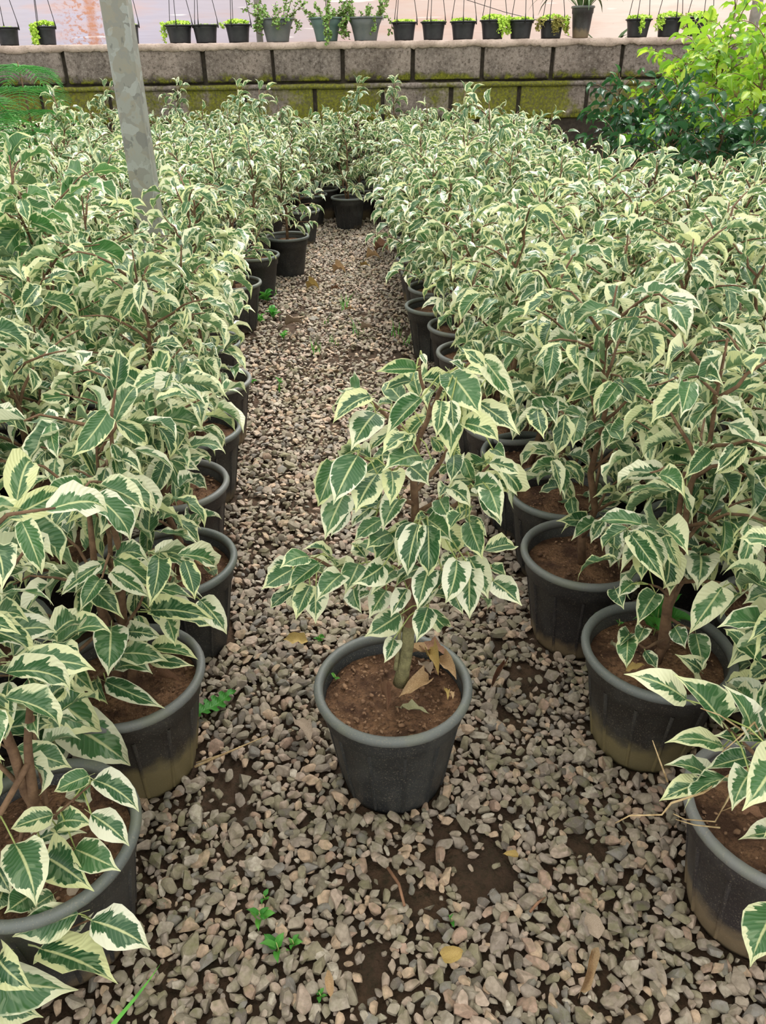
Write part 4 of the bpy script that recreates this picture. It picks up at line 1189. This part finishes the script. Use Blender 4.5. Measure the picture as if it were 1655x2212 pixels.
for k, (px, w, t, b_, lab, mt, wm, wa) in enumerate(G_):
    root, R, h = wall_pot(px, w, t, b_, lab, 0, [], mt, True, wa, wm, 70 + k, 'larger grey hanging planters on the wall')
    r = np.random.default_rng(80 + k)
    tw, lf = Acc(), Acc()
    for q in range(28):
        an = r.uniform(0, 6.28); el = r.uniform(.25, 1.4) if q > 6 else r.uniform(-.1, .4); L = r.uniform(.07, .2)
        if q < 3 and k != 0: an, el, L = FRONT + (.1 if k == 1 else -1.2) + r.uniform(-.15, .15), .2, .22
        p = np.array([R * .75 * math.cos(an), R * .75 * math.sin(an), h * .96]); line = [p]
        for s in range(7):
            e = el - (.45 * s if el < .5 else .06 * s)
            p = p + L / 7 * np.array([math.cos(an) * math.cos(e), math.sin(an) * math.cos(e), math.sin(e)]) + r.normal(0, .005, 3)
            line.append(p)
        line = np.array(line)
        V, F = tube(line, .0022, 4, False); tw.add(V, F)
        m = int(L / .0065); f = r.uniform(.6, 7, m)
        round_leaves(lf, np.stack([np.interp(f, np.arange(8), line[:, i]) for i in range(3)], -1) + r.normal(0, .008, (m, 3)), .0105, r)
    tag(obj('twigs', tw.mesh('twigs', M_BARK), root), None, None, None, 'stuff')
    tag(obj('foliage', lf.mesh('foliage', M_JADE, None, False), root), None, None, None, 'stuff')
# the taller black pot with a strap-leaved plant
c = on_y(1254, 75, YH); c2 = on_y(1254, 5, YH); e = on_y(1286, 5, YH)
sp_root = thing('potted_strap_plant', (c[0], YH, WALL_TOP + .001), 'taller black pot with arching strap leaves, standing on the wall among the small hanging pots', 'potted plant')
hh = c2[2] - c[2]; s_ = hh / POT_H
o = obj('pot', ME_POT_FAR, sp_root); o.scale = ((e[0] - c[0]) / .118, (e[0] - c[0]) / .118, s_)
o2 = obj('pot_rim', ME_RIM_FAR, o)
o3 = obj('soil', ME_SOIL[0], sp_root); o3.scale = o.scale
r = np.random.default_rng(5)
for k in range(26):
    an = k * 2.4; L = r.uniform(.28, .55); el = r.uniform(.7, 1.35)
    p = np.array([.03 * math.cos(an), .03 * math.sin(an), hh * .85]); V = []
    lat = np.array([-math.sin(an), math.cos(an), 0])
    for s in range(9):
        wd = .013 * math.sin(math.pi * (.12 + .86 * s / 8))
        V += [p - lat * wd, p + lat * wd]
        ee = el - 2.1 * (s / 8) ** 1.4
        p = p + L / 8 * np.array([math.cos(an) * math.cos(ee), math.sin(an) * math.cos(ee), math.sin(ee)])
    obj('strap_leaf', mk_mesh('strap_leaf', V, [(2 * i, 2 * i + 1, 2 * i + 3, 2 * i + 2) for i in range(8)], None, None, M_STRAP), sp_root)
# strap plant behind the wall, and a thin cable
bs = on_y(1318, 45, 7.08)
sb = thing('strap_leaved_plant', (bs[0], 7.12, 0), 'long strap-leaved plant behind the wall, right of the tall black pot', 'plant')
for k in range(11):
    an = k * 2.4; L = r.uniform(.5, .8); el = r.uniform(.95, 1.45); p = np.array([0, 0, .78]); V = []
    lat = np.array([-math.sin(an), math.cos(an), 0])
    for s in range(9):
        wd = .018 * math.sin(math.pi * (.12 + .86 * s / 8))
        V += [p - lat * wd, p + lat * wd]
        ee = el - 1.9 * (s / 8) ** 1.6
        p = p + L / 8 * np.array([math.cos(an) * math.cos(ee), .25 * math.sin(an) * math.cos(ee), math.sin(ee)])
    obj('strap_leaf', mk_mesh('strap_leaf', V, [(2 * i, 2 * i + 1, 2 * i + 3, 2 * i + 2) for i in range(8)], None, None, M_STRAP), sb)
V, F = tube([(0, 0, 0), (.01, 0, .4), (0, 0, .8)], [.03, .026, .03], 8)
obj('stem', mk_mesh('stem', V, F, None, None, M_BARK), sb)
ca, cb_ = on_y(1003, -2, 7.0), on_y(1180, 48, 6.9)
V, F = tube([ca, (ca + cb_) / 2 + [0, 0, -.01], cb_], .0022, 5)
tag(obj('cable', mk_mesh('cable', V, F, None, None, M_WIRE)), 'thin black cable slanting down behind the hanging pots', 'cable')

# ------------------------------------------------------------------ gravel
def ico(sub):
    bm = bmesh.new()
    bmesh.ops.create_icosphere(bm, subdivisions=sub, radius=1.0)
    V = np.array([v.co[:] for v in bm.verts]); F = np.array([[v.index for v in f.verts] for f in bm.faces])
    bm.free()
    return V, F
def stone_shape(r, sub):
    V, F = ico(sub)
    for _ in range(11):
        n = norm(r.normal(0, 1, 3)); d = r.uniform(.42, .82)
        V = V - np.maximum(0, V @ n - d)[:, None] * n
    V = V / np.abs(V).max(0)
    return V * np.array([1.0, r.uniform(.55, .88), r.uniform(.34, .6)]) * .5, F
rg = np.random.default_rng(3)
ST = {s: [stone_shape(rg, s) for _ in range(16)] for s in (1, 2, 3)}
LE_x = lambda y: np.interp(y, [p[1] for p in LEFT_E], [p[0] for p in LEFT_E])
RE_x = lambda y: np.interp(y, [p[1] for p in RE], [p[0] for p in RE])
potA = np.array(pots)
stones = []
yv = .28
while yv < 5.9:
    sp_ = .0126 if yv < 1.4 else (.0146 if yv < 2.6 else .0170)
    xl, xr = (LE_x(yv) - .16, RE_x(yv) + .16) if yv < 5.2 else (-.75, .45)
    xs = np.arange(xl, xr, sp_)
    for x in xs:
        px_, py_ = x + rg.uniform(-.5, .5) * sp_, yv + rg.uniform(-.5, .5) * sp_
        bare = mnoise.noise((px_ * 6, py_ * 6, 7.0)) + .5 * mnoise.noise((px_ * 17, py_ * 17, 2.0))
        if abs(px_ - hx - .05) < .13 and abs(py_ - hy + .16) < .09: bare += .3
        if bare > .40 and rg.uniform() < .72: continue
        stones.append((px_, py_, float(np.clip(np.exp(rg.normal(math.log(.0158), .34)), .007, .032)), 0))
    yv += sp_ * .9
for (px, py, s) in ((545, 1868, .036), (508, 1800, .036), (1240, 1975, .034), (1078, 2152, .040), (1330, 2165, .034), (1020, 2150, .026), (665, 1878, .028), (815, 2000, .026), (620, 2150, .030), (1385, 1960, .026), (660, 2030, .027), (1165, 1935, .027), (540, 2110, .028)):
    p = on_z(px, py, .008); stones.append((p[0], p[1], s, 1))
S = np.array(stones)
dist = np.sqrt(((S[:, None, :2] - potA[None, :, :]) ** 2).sum(-1)).min(1) if len(S) * len(potA) < 9e6 else np.concatenate([np.sqrt(((q[:, None, :2] - potA[None]) ** 2).sum(-1)).min(1) for q in np.array_split(S, 20)])
S = S[dist > .086]
prj = np.array([project((s[0], s[1], .008)) for s in S])
seen = (prj[:, 0] > 0) & (prj[:, 0] < PW) & (prj[:, 1] < PH) & (prj[:, 1] > 1560)
size = np.where(seen, S[:, 2] / prj[:, 2] + S[:, 3], 0)
keep = set(np.argsort(-size)[:300].tolist())
ST_ME = [mk_mesh('stone', V, F, None, None, M_STONE) for V, F in ST[3]]
for me_ in ST_ME: me_.set_sharp_from_angle(angle=math.radians(24))
def stone_xf(s):
    d = s[2]
    a, b_, g = rg.uniform(0, 6.28), rg.normal(0, .42), rg.normal(0, .42)
    m = Matrix.Rotation(a, 3, 'Z') @ Matrix.Rotation(b_, 3, 'X') @ Matrix.Rotation(g, 3, 'Y')
    return np.array(m) * d * 1.12, np.array([s[0], s[1], .004 + d * rg.uniform(.08, .32)])
acc = {1: [], 2: []}
A = Acc()
for i, s in enumerate(S):
    m, p = stone_xf(s)
    if i in keep:
        M4 = Matrix.Identity(4)
        for a in range(3):
            for b_ in range(3): M4[a][b_] = m[a][b_]
            M4[a][3] = p[a]
        obj('stone', ST_ME[rg.integers(16)], floor, None, M4)
    else:
        V, F = ST[2 if (s[1] < 1.15) else 1][rg.integers(16)]
        A.add(V @ m.T + p, F, None, rg.uniform())
gravel = obj('gravel', A.mesh('gravel', M_STONE, 'sr'), floor)
gravel.data.set_sharp_from_angle(angle=math.radians(34))
tag(gravel, None, None, None, 'stuff')
print('stones', len(S), 'gravel tris', len(gravel.data.polygons))

# ------------------------------------------------------------------ small things lying about
DRY_SH = [leaf_shell(9, 5, b_, f_, t_, .25, True, k) for k, (b_, f_, t_) in enumerate(((1.2, .7, .5), (1.8, .9, -.6), (.8, .35, .3), (2.2, 1.1, .8)))]
def dry(pxb, pxt, w, z, mat, label, sh, group, flip=1, lift=.012):
    b0, t0 = on_z(*pxb, z), on_z(*pxt, z)
    L = np.linalg.norm(t0 - b0); Z = project(b0)[2]
    V, F, U = DRY_SH[sh]
    o = obj('dry_leaf', mk_mesh('dry_leaf', V, F, U, None, mat))
    o.matrix_basis = Matrix(frame(b0 + np.array([0, 0, lift]), t0 - b0 + np.array([0, 0, .1 * L]), np.array([.15, -.25, 1.0 * flip]), w * Z / FPX * 1.1, L, L).tolist())
    return tag(o, label, 'dry leaf', group)
zs = .181
GS = 'dry leaves on the soil of the middle pot'
dry((926, 1483), (861, 1526), 33, zs, M_DRY, 'curled pinkish-tan dry leaf in front of the trunk of the middle fig', 0, GS)
dry((908, 1418), (968, 1446), 39, zs, M_DRY_BROWN, 'broad brown dry leaf against the back right rim inside the middle pot', 2, GS, 1, .022)
dry((884, 1430), (938, 1441), 33, zs, M_DRY, 'wavy tan dry leaf just right of the trunk of the middle fig', 0, GS, 1, .02)
dry((924, 1445), (946, 1492), 26, zs, M_DRY_YELLOW, 'narrow yellowish dry leaf on the heap right of the middle trunk', 1, GS, 1, .026)
dry((948, 1455), (985, 1492), 33, zs, M_DRY, 'tan dry leaf with a drooping tip at the right rim inside the middle pot', 1, GS, 1, .018)
dry((912, 1452), (930, 1482), 31, zs, M_DRY_GREY, 'pale dry leaf under the yellowish one in the middle pot', 2, GS, 1, .02)
dry((865, 1541), (928, 1560), 24, zs, M_DRY_MOTTLED, 'mottled grey-green dry leaf at the front rim of the middle pot', 2, GS)
dry((961, 1500), (967, 1529), 12, zs, M_DRY_YELLOW, 'small bright yellow leaf at the right inside the middle pot', 2, GS)
dry((972, 1506), (978, 1526), 11, zs, M_DRY, 'small orange-tan leaf beside the yellow one in the middle pot', 2, GS)
dry((826, 1512), (836, 1558), 26, zs, M_DRY_BROWN, 'dark rolled-up dry leaf at the front of the middle pot', 3, GS)
GG = 'dry leaves on the gravel path'
dry((666, 1396), (612, 1396), 24, .018, M_DRY_YELLOW, 'yellow-brown fallen leaf on the gravel left of the middle pot rim', 2, GG)
dry((645, 1566), (674, 1626), 34, .018, M_DRY_GREY, 'pale flat fallen leaf on the gravel left of the middle pot', 2, GG)
dry((1062, 1494), (1090, 1452), 16, .018, M_DRY_BROWN, 'reddish-brown bark strip on the gravel right of the middle pot', 3, GG)
dry((1290, 2040), (1262, 1984), 36, .022, M_DRY_GREY, 'grey-brown fallen leaf on the gravel below the right bed', 2, GG)
dry((1250, 2160), (1272, 2078), 22, .022, M_DRY, 'tan curled leaf strip standing on the gravel near the lower edge', 3, GG, 1, .02)
dry((955, 2080), (1000, 2070), 40, .024, M_DRY_YELLOW, 'curled yellowish leaf with a dark spot on the gravel near the lower edge', 1, GG)
dry((715, 2165), (708, 2110), 20, .022, M_DRY, 'narrow tan leaf on the gravel below the middle pot', 0, GG)
dry((1118, 1862), (1085, 1858), 14, .02, M_DRY_YELLOW, 'small yellow-tan leaf on the gravel below right of the middle pot', 0, GG)
for k, (px, py, w, mt, lab) in enumerate(((640, 712, 24, M_DRY_GREY, 'large pale fallen leaf in the weedy stretch of the path'), (678, 632, 14, M_DRY_YELLOW, 'ochre fallen leaf on the far path, left of its middle'), (728, 632, 12, M_DRY_BROWN, 'rusty fallen leaf on the far path near a grass tuft'),
                                           (808, 565, 16, M_DRY, 'tan fallen leaf near the far end of the path'), (826, 550, 16, M_DRY_BROWN, 'dark fallen leaf near the far end of the path'), (758, 678, 14, M_DRY, 'tan fallen leaf by the grass tuft on the far path'),
                                           (795, 720, 16, M_DRY_GREY, 'pinkish fallen leaf on the path behind the middle fig'), (735, 596, 14, M_DRY, 'small pale fallen leaf on the far path'), (790, 582, 12, M_DRY_YELLOW, 'yellow fallen leaf on the far path'))):
    dry((px - w * .9, py - 3), (px + w * .9, py + 3), w * .8, .02, mt, lab, k % 3, GG)
dry((1350, 1462), (1392, 1452), 18, zs, M_DRY_YELLOW, 'yellow-brown leaf at the front rim in the second pot of the right edge', 2, 'dry leaves in the bed pots')
dry((1318, 1405), (1330, 1425), 14, zs, M_DRY_MOTTLED, 'speckled leaf scrap on the soil of the second pot of the right edge', 0, 'dry leaves in the bed pots')
dry((335, 1455), (400, 1452), 22, zs, M_DRY_BROWN, 'long brown leaf in the second pot of the left edge', 0, 'dry leaves in the bed pots')
dry((345, 1480), (395, 1490), 22, zs, M_DRY_BROWN, 'brown leaf lying nearest the rim in the second pot of the left edge', 1, 'dry leaves in the bed pots')
dry((425, 1235), (460, 1250), 24, zs, M_DRY, 'pale dry leaf in the third pot of the left edge', 0, 'dry leaves in the bed pots')
dry((418, 1222), (450, 1222), 22, zs, M_DRY_YELLOW, 'ochre dry leaf at the back in the third pot of the left edge', 1, 'dry leaves in the bed pots')
dry((150, 1945), (185, 1925), 28, zs, M_DRY_GREY, 'pale dry leaf on the soil of the nearest left pot', 2, 'dry leaves in the bed pots')
dry((1600, 1770), (1650, 1790), 34, zs, M_DRY_BROWN, 'dark brown leaf on the soil of the nearest right pot', 0, 'dry leaves in the bed pots')

# crumbs and pebbles on the soil of the pots one can look into
def crumbs(root, seed, n):
    r = np.random.default_rng(seed); a = Acc()
    for k in range(n):
        rr = .1 * math.sqrt(r.uniform()); an = r.uniform(0, 6.28); d = float(np.clip(np.exp(r.normal(math.log(.0045), .45)), .002, .013))
        V, F = ST[1][r.integers(16)]
        R = np.array(Matrix.Rotation(r.uniform(0, 6.28), 3, 'Z') @ Matrix.Rotation(r.normal(0, .6), 3, 'X'))
        a.add(V @ (R * d).T + [rr * math.cos(an), rr * math.sin(an), .1755 + .004 * (1 - rr / .1) + .15 * d], F)
    tag(obj('soil_crumbs', a.mesh('soil_crumbs', M_CRUMB), root), None, None, None, 'stuff')
for k, o in enumerate([q for q in scene.objects if q.name.startswith('potted_fig') and q.location[1] < 2.3 and q.type == 'EMPTY']):
    if o is hero or project(o.location)[2] < 2.0: crumbs(o, 500 + k, 420 if o is hero else 160)

def stick(pts, rad, label, mat, cat='twig', name='twig', group=None):
    V, F = tube(np.array(pts), rad, 6)
    return tag(obj(name, mk_mesh(name, V, F, None, None, mat)), label, cat, group)
stick([on_z(420, 1657, .02), on_z(500, 1622, .026), on_z(579, 1588, .022)], [.0022, .0017, .0007], 'long straw stalk lying on the gravel beside the second left pot', M_STRAW)
stick([on_z(424, 1648, .018), on_z(480, 1630, .024), on_z(535, 1606, .02)], [.0015, .0014, .0006], 'shorter straw stalk lying along the long one on the gravel', M_STRAW)
stick([on_z(838, 1875, .02), on_z(862, 1910, .024), on_z(874, 1957, .018)], [.0026, .0022, .0022], 'brown twig on the bare soil below the middle pot', M_DRY_BROWN)
stick([on_z(1145, 1970, .02), on_z(1162, 1950, .022), on_z(1178, 1938, .02)], [.002, .002, .001], 'short dark twig on the gravel below the right bed', M_DRY_BROWN)
# dry twigs hanging out of the nearest right pot
R1Z = plane_Z(RIGHT_E[0][0], RIGHT_E[0][1])
tw = thing('dry_twig_spray', (RIGHT_E[0][0], RIGHT_E[0][1], .18), 'spray of thin dry twigs hanging out over the rim of the nearest right pot', 'twig')
def twl(rows, rad):
    q = np.array([P(x, y, R1Z(y) + dz) for x, y, dz in rows]) - np.array(tw.location)
    V, F = tube(q, np.linspace(rad, rad * .4, len(q)), 6)
    obj('twig', mk_mesh('twig', V, F, None, None, M_STRAW), tw)
twl([(1660, 1650, -.06), (1580, 1672, -.12), (1520, 1712, -.15), (1450, 1735, -.15), (1430, 1760, -.15), (1360, 1762, -.15), (1330, 1778, -.15)], .0016)
twl([(1600, 1662, -.11), (1570, 1730, -.14), (1545, 1775, -.14), (1480, 1770, -.14), (1455, 1758, -.14)], .0013)
twl([(1555, 1788, -.13), (1500, 1782, -.14), (1460, 1770, -.14)], .001)
twl([(1640, 1590, -.04), (1600, 1575, -.07), (1555, 1545, -.09), (1514, 1530, -.1)], .0013)
twl([(1648, 1600, -.04), (1630, 1560, -.06), (1600, 1590, -.08), (1560, 1625, -.1)], .0013)
twl([(1442, 1688, -.13), (1428, 1650, -.13), (1410, 1600, -.13)], .0012)
twl([(1640, 1690, -.12), (1590, 1740, -.14), (1560, 1752, -.14)], .001)

# weeds
def weed(px, py, label, n, L, seed, z=.004, cat='weed', upright=.6, group='small weeds on the path', lset=LWEED, name='weed'):
    r = random.Random(seed); p = on_z(px, py, z)
    root = thing(name, tuple(p), label, cat, group)
    V, F = tube([(0, 0, 0), (.002, 0, L * .5), (0, .001, L)], [.0012, .001, .0006], 4)
    obj('stem', mk_mesh('stem', V, F, None, None, M_PETIOLE), root)
    for k in range(n):
        a = k * 2.4 + r.uniform(-.3, .3); e = upright * r.uniform(.3, 1.2); l = L * r.uniform(.55, 1.0)
        d = np.array([math.cos(a) * math.cos(e), math.sin(a) * math.cos(e), math.sin(e)])
        m = frame(np.array([0, 0, L * (.2 + .8 * k / max(1, n))]) * .7 + d * l * .15, d, [0, 0, 1], l * .55, l, l)
        obj('leaf', lset[r.randrange(12)], root, None, Matrix(m.tolist()))
for k, (px, py, n, L, lab) in enumerate(((600, 2062, 5, .026, 'broad-leaved weed seedling on the bare soil near the lower edge'), (632, 2045, 4, .016, 'tiny weed seedling just right of the broad one'), (562, 1990, 6, .020, 'brownish-green weed clump left of the lower bare soil'),
        (570, 1945, 4, .012, 'tiny two-leaved sprout above the weed clump'), (975, 1995, 4, .011, 'tiny sprout on the bare soil below the middle pot'), (690, 2155, 4, .011, 'tiny sprout at the lower edge of the path'),
        (575, 655, 14, .05, 'weed patch at the foot of the eighth left pot, largest'), (590, 690, 12, .045, 'weed patch just before the largest one on the left'), (612, 735, 9, .03, 'pale clover-like weed in the left of the path'),
        (560, 700, 10, .04, 'weed patch under the hanging leaves of the left bed'), (605, 830, 5, .02, 'small weed on the dark gravel left of the middle fig'), (690, 1388, 6, .016, 'small weed on the gravel behind the middle pot rim'),
        (545, 830, 5, .02, 'weed sprout at the rim of the sixth left pot'), (825, 1560, 3, .01, 'weed sprout close to the front of the middle pot'))):
    weed(px, py, lab, n, L, 60 + k)
weed(724, 1470, 'tiny green seedling on the soil of the middle pot', 3, .012, 99, .18)
weed(1300, 1338, 'clover-like seedling on the soil of the second right pot', 4, .014, 98, .18)
weed(1336, 1352, 'round-leaved seedling beside the clover-like one in the second right pot', 3, .014, 97, .18)
weed(1412, 1372, 'bright green weed with pointed leaves in the second right pot', 9, .055, 96, .18, 'weed', .5)
def tuft(px, py, n, L, label, seed, group='grass tufts on the path'):
    r = np.random.default_rng(seed); p = on_z(px, py, 0.004)
    root = thing('grass_tuft', tuple(p), label, 'grass', group)
    for k in range(n):
        an = r.uniform(0, 6.28); l = L * r.uniform(.6, 1.1); el = r.uniform(1.0, 1.45); q = np.array([.012 * r.normal(), .012 * r.normal(), 0]); V = []
        lat = np.array([-math.sin(an), math.cos(an), 0])
        for s in range(5):
            wd = .0022 * (1 - s / 4.3)
            V += [q - lat * wd, q + lat * wd]
            ee = el - .8 * (s / 4) ** 2
            q = q + l / 4 * np.array([math.cos(an) * math.cos(ee), math.sin(an) * math.cos(ee), math.sin(ee)])
        obj('blade', mk_mesh('blade', V, [(2 * i, 2 * i + 1, 2 * i + 3, 2 * i + 2) for i in range(4)], None, None, M_BLADE), root)
for k, (px, py, n, L, lab) in enumerate(((746, 672, 14, .10, 'tallest grass tuft in the middle of the far path'), (773, 722, 9, .09, 'thin grass tuft just before the tallest one'), (682, 765, 12, .07, 'grass tuft left of centre behind the middle fig'), (720, 745, 8, .05, 'short grass tuft between two taller ones'),
        (858, 725, 8, .08, 'grass tuft by the right pots'), (878, 745, 9, .06, 'short grass tuft at the foot of the right pots'), (600, 850, 5, .05, 'sparse grass on the dark gravel beside the left pots'), (590, 640, 9, .09, 'grass blades beside the grey left pot'), (700, 700, 6, .04, 'low grass in the weedy stretch of the path'))):
    tuft(px, py, n, L, lab, 200 + k)
# lobed dandelion leaf by the second left pot
def lobed(px0, px1, label):
    b0, t0 = on_z(*px0, .02), on_z(*px1, .03); d = t0 - b0; L = np.linalg.norm(d); V, U = [], []
    n = 25
    for i in range(n):
        u = i / (n - 1); w = .26 * math.sin(math.pi * (.08 + .9 * u)) * (1 if i % 4 in (1, 2) else .45)
        for v in (-1, -.5, 0, .5, 1):
            V.append((w * v, u + (.03 * abs(v) if i % 4 == 2 else 0), .05 * abs(v) + .03 * math.sin(u * 9) - .12 * u * u)); U.append((v * .5 + .5, u))
    o = obj('weed_leaf', mk_mesh('weed_leaf', V, grid_faces(n, 5), U, None, M_LEAF_WEED))
    o.matrix_basis = Matrix(frame(b0, d, [0, 0, 1], L * .9, L, L).tolist())
    tag(o, label, 'weed')
lobed((420, 1552), (508, 1486), 'jagged dandelion-like leaf lying beside the second left pot')
def blade(rows, label):
    q = [on_z(x, y, z) for x, y, z in rows]; V = []
    for i, p in enumerate(q):
        w = .0045 * (1 - i / (len(q) - .8)); V += [p - [w, 0, 0], p + [w, 0, .002]]
    tag(obj('long_grass', mk_mesh('long_grass', V, [(2 * i, 2 * i + 1, 2 * i + 3, 2 * i + 2) for i in range(len(q) - 1)], None, None, M_BLADE)), label, 'grass')
blade([(235, 2225, .02), (290, 2160, .05), (325, 2115, .07), (352, 2075, .09)], 'long grass blade at the lower edge in front of the nearest left pot')
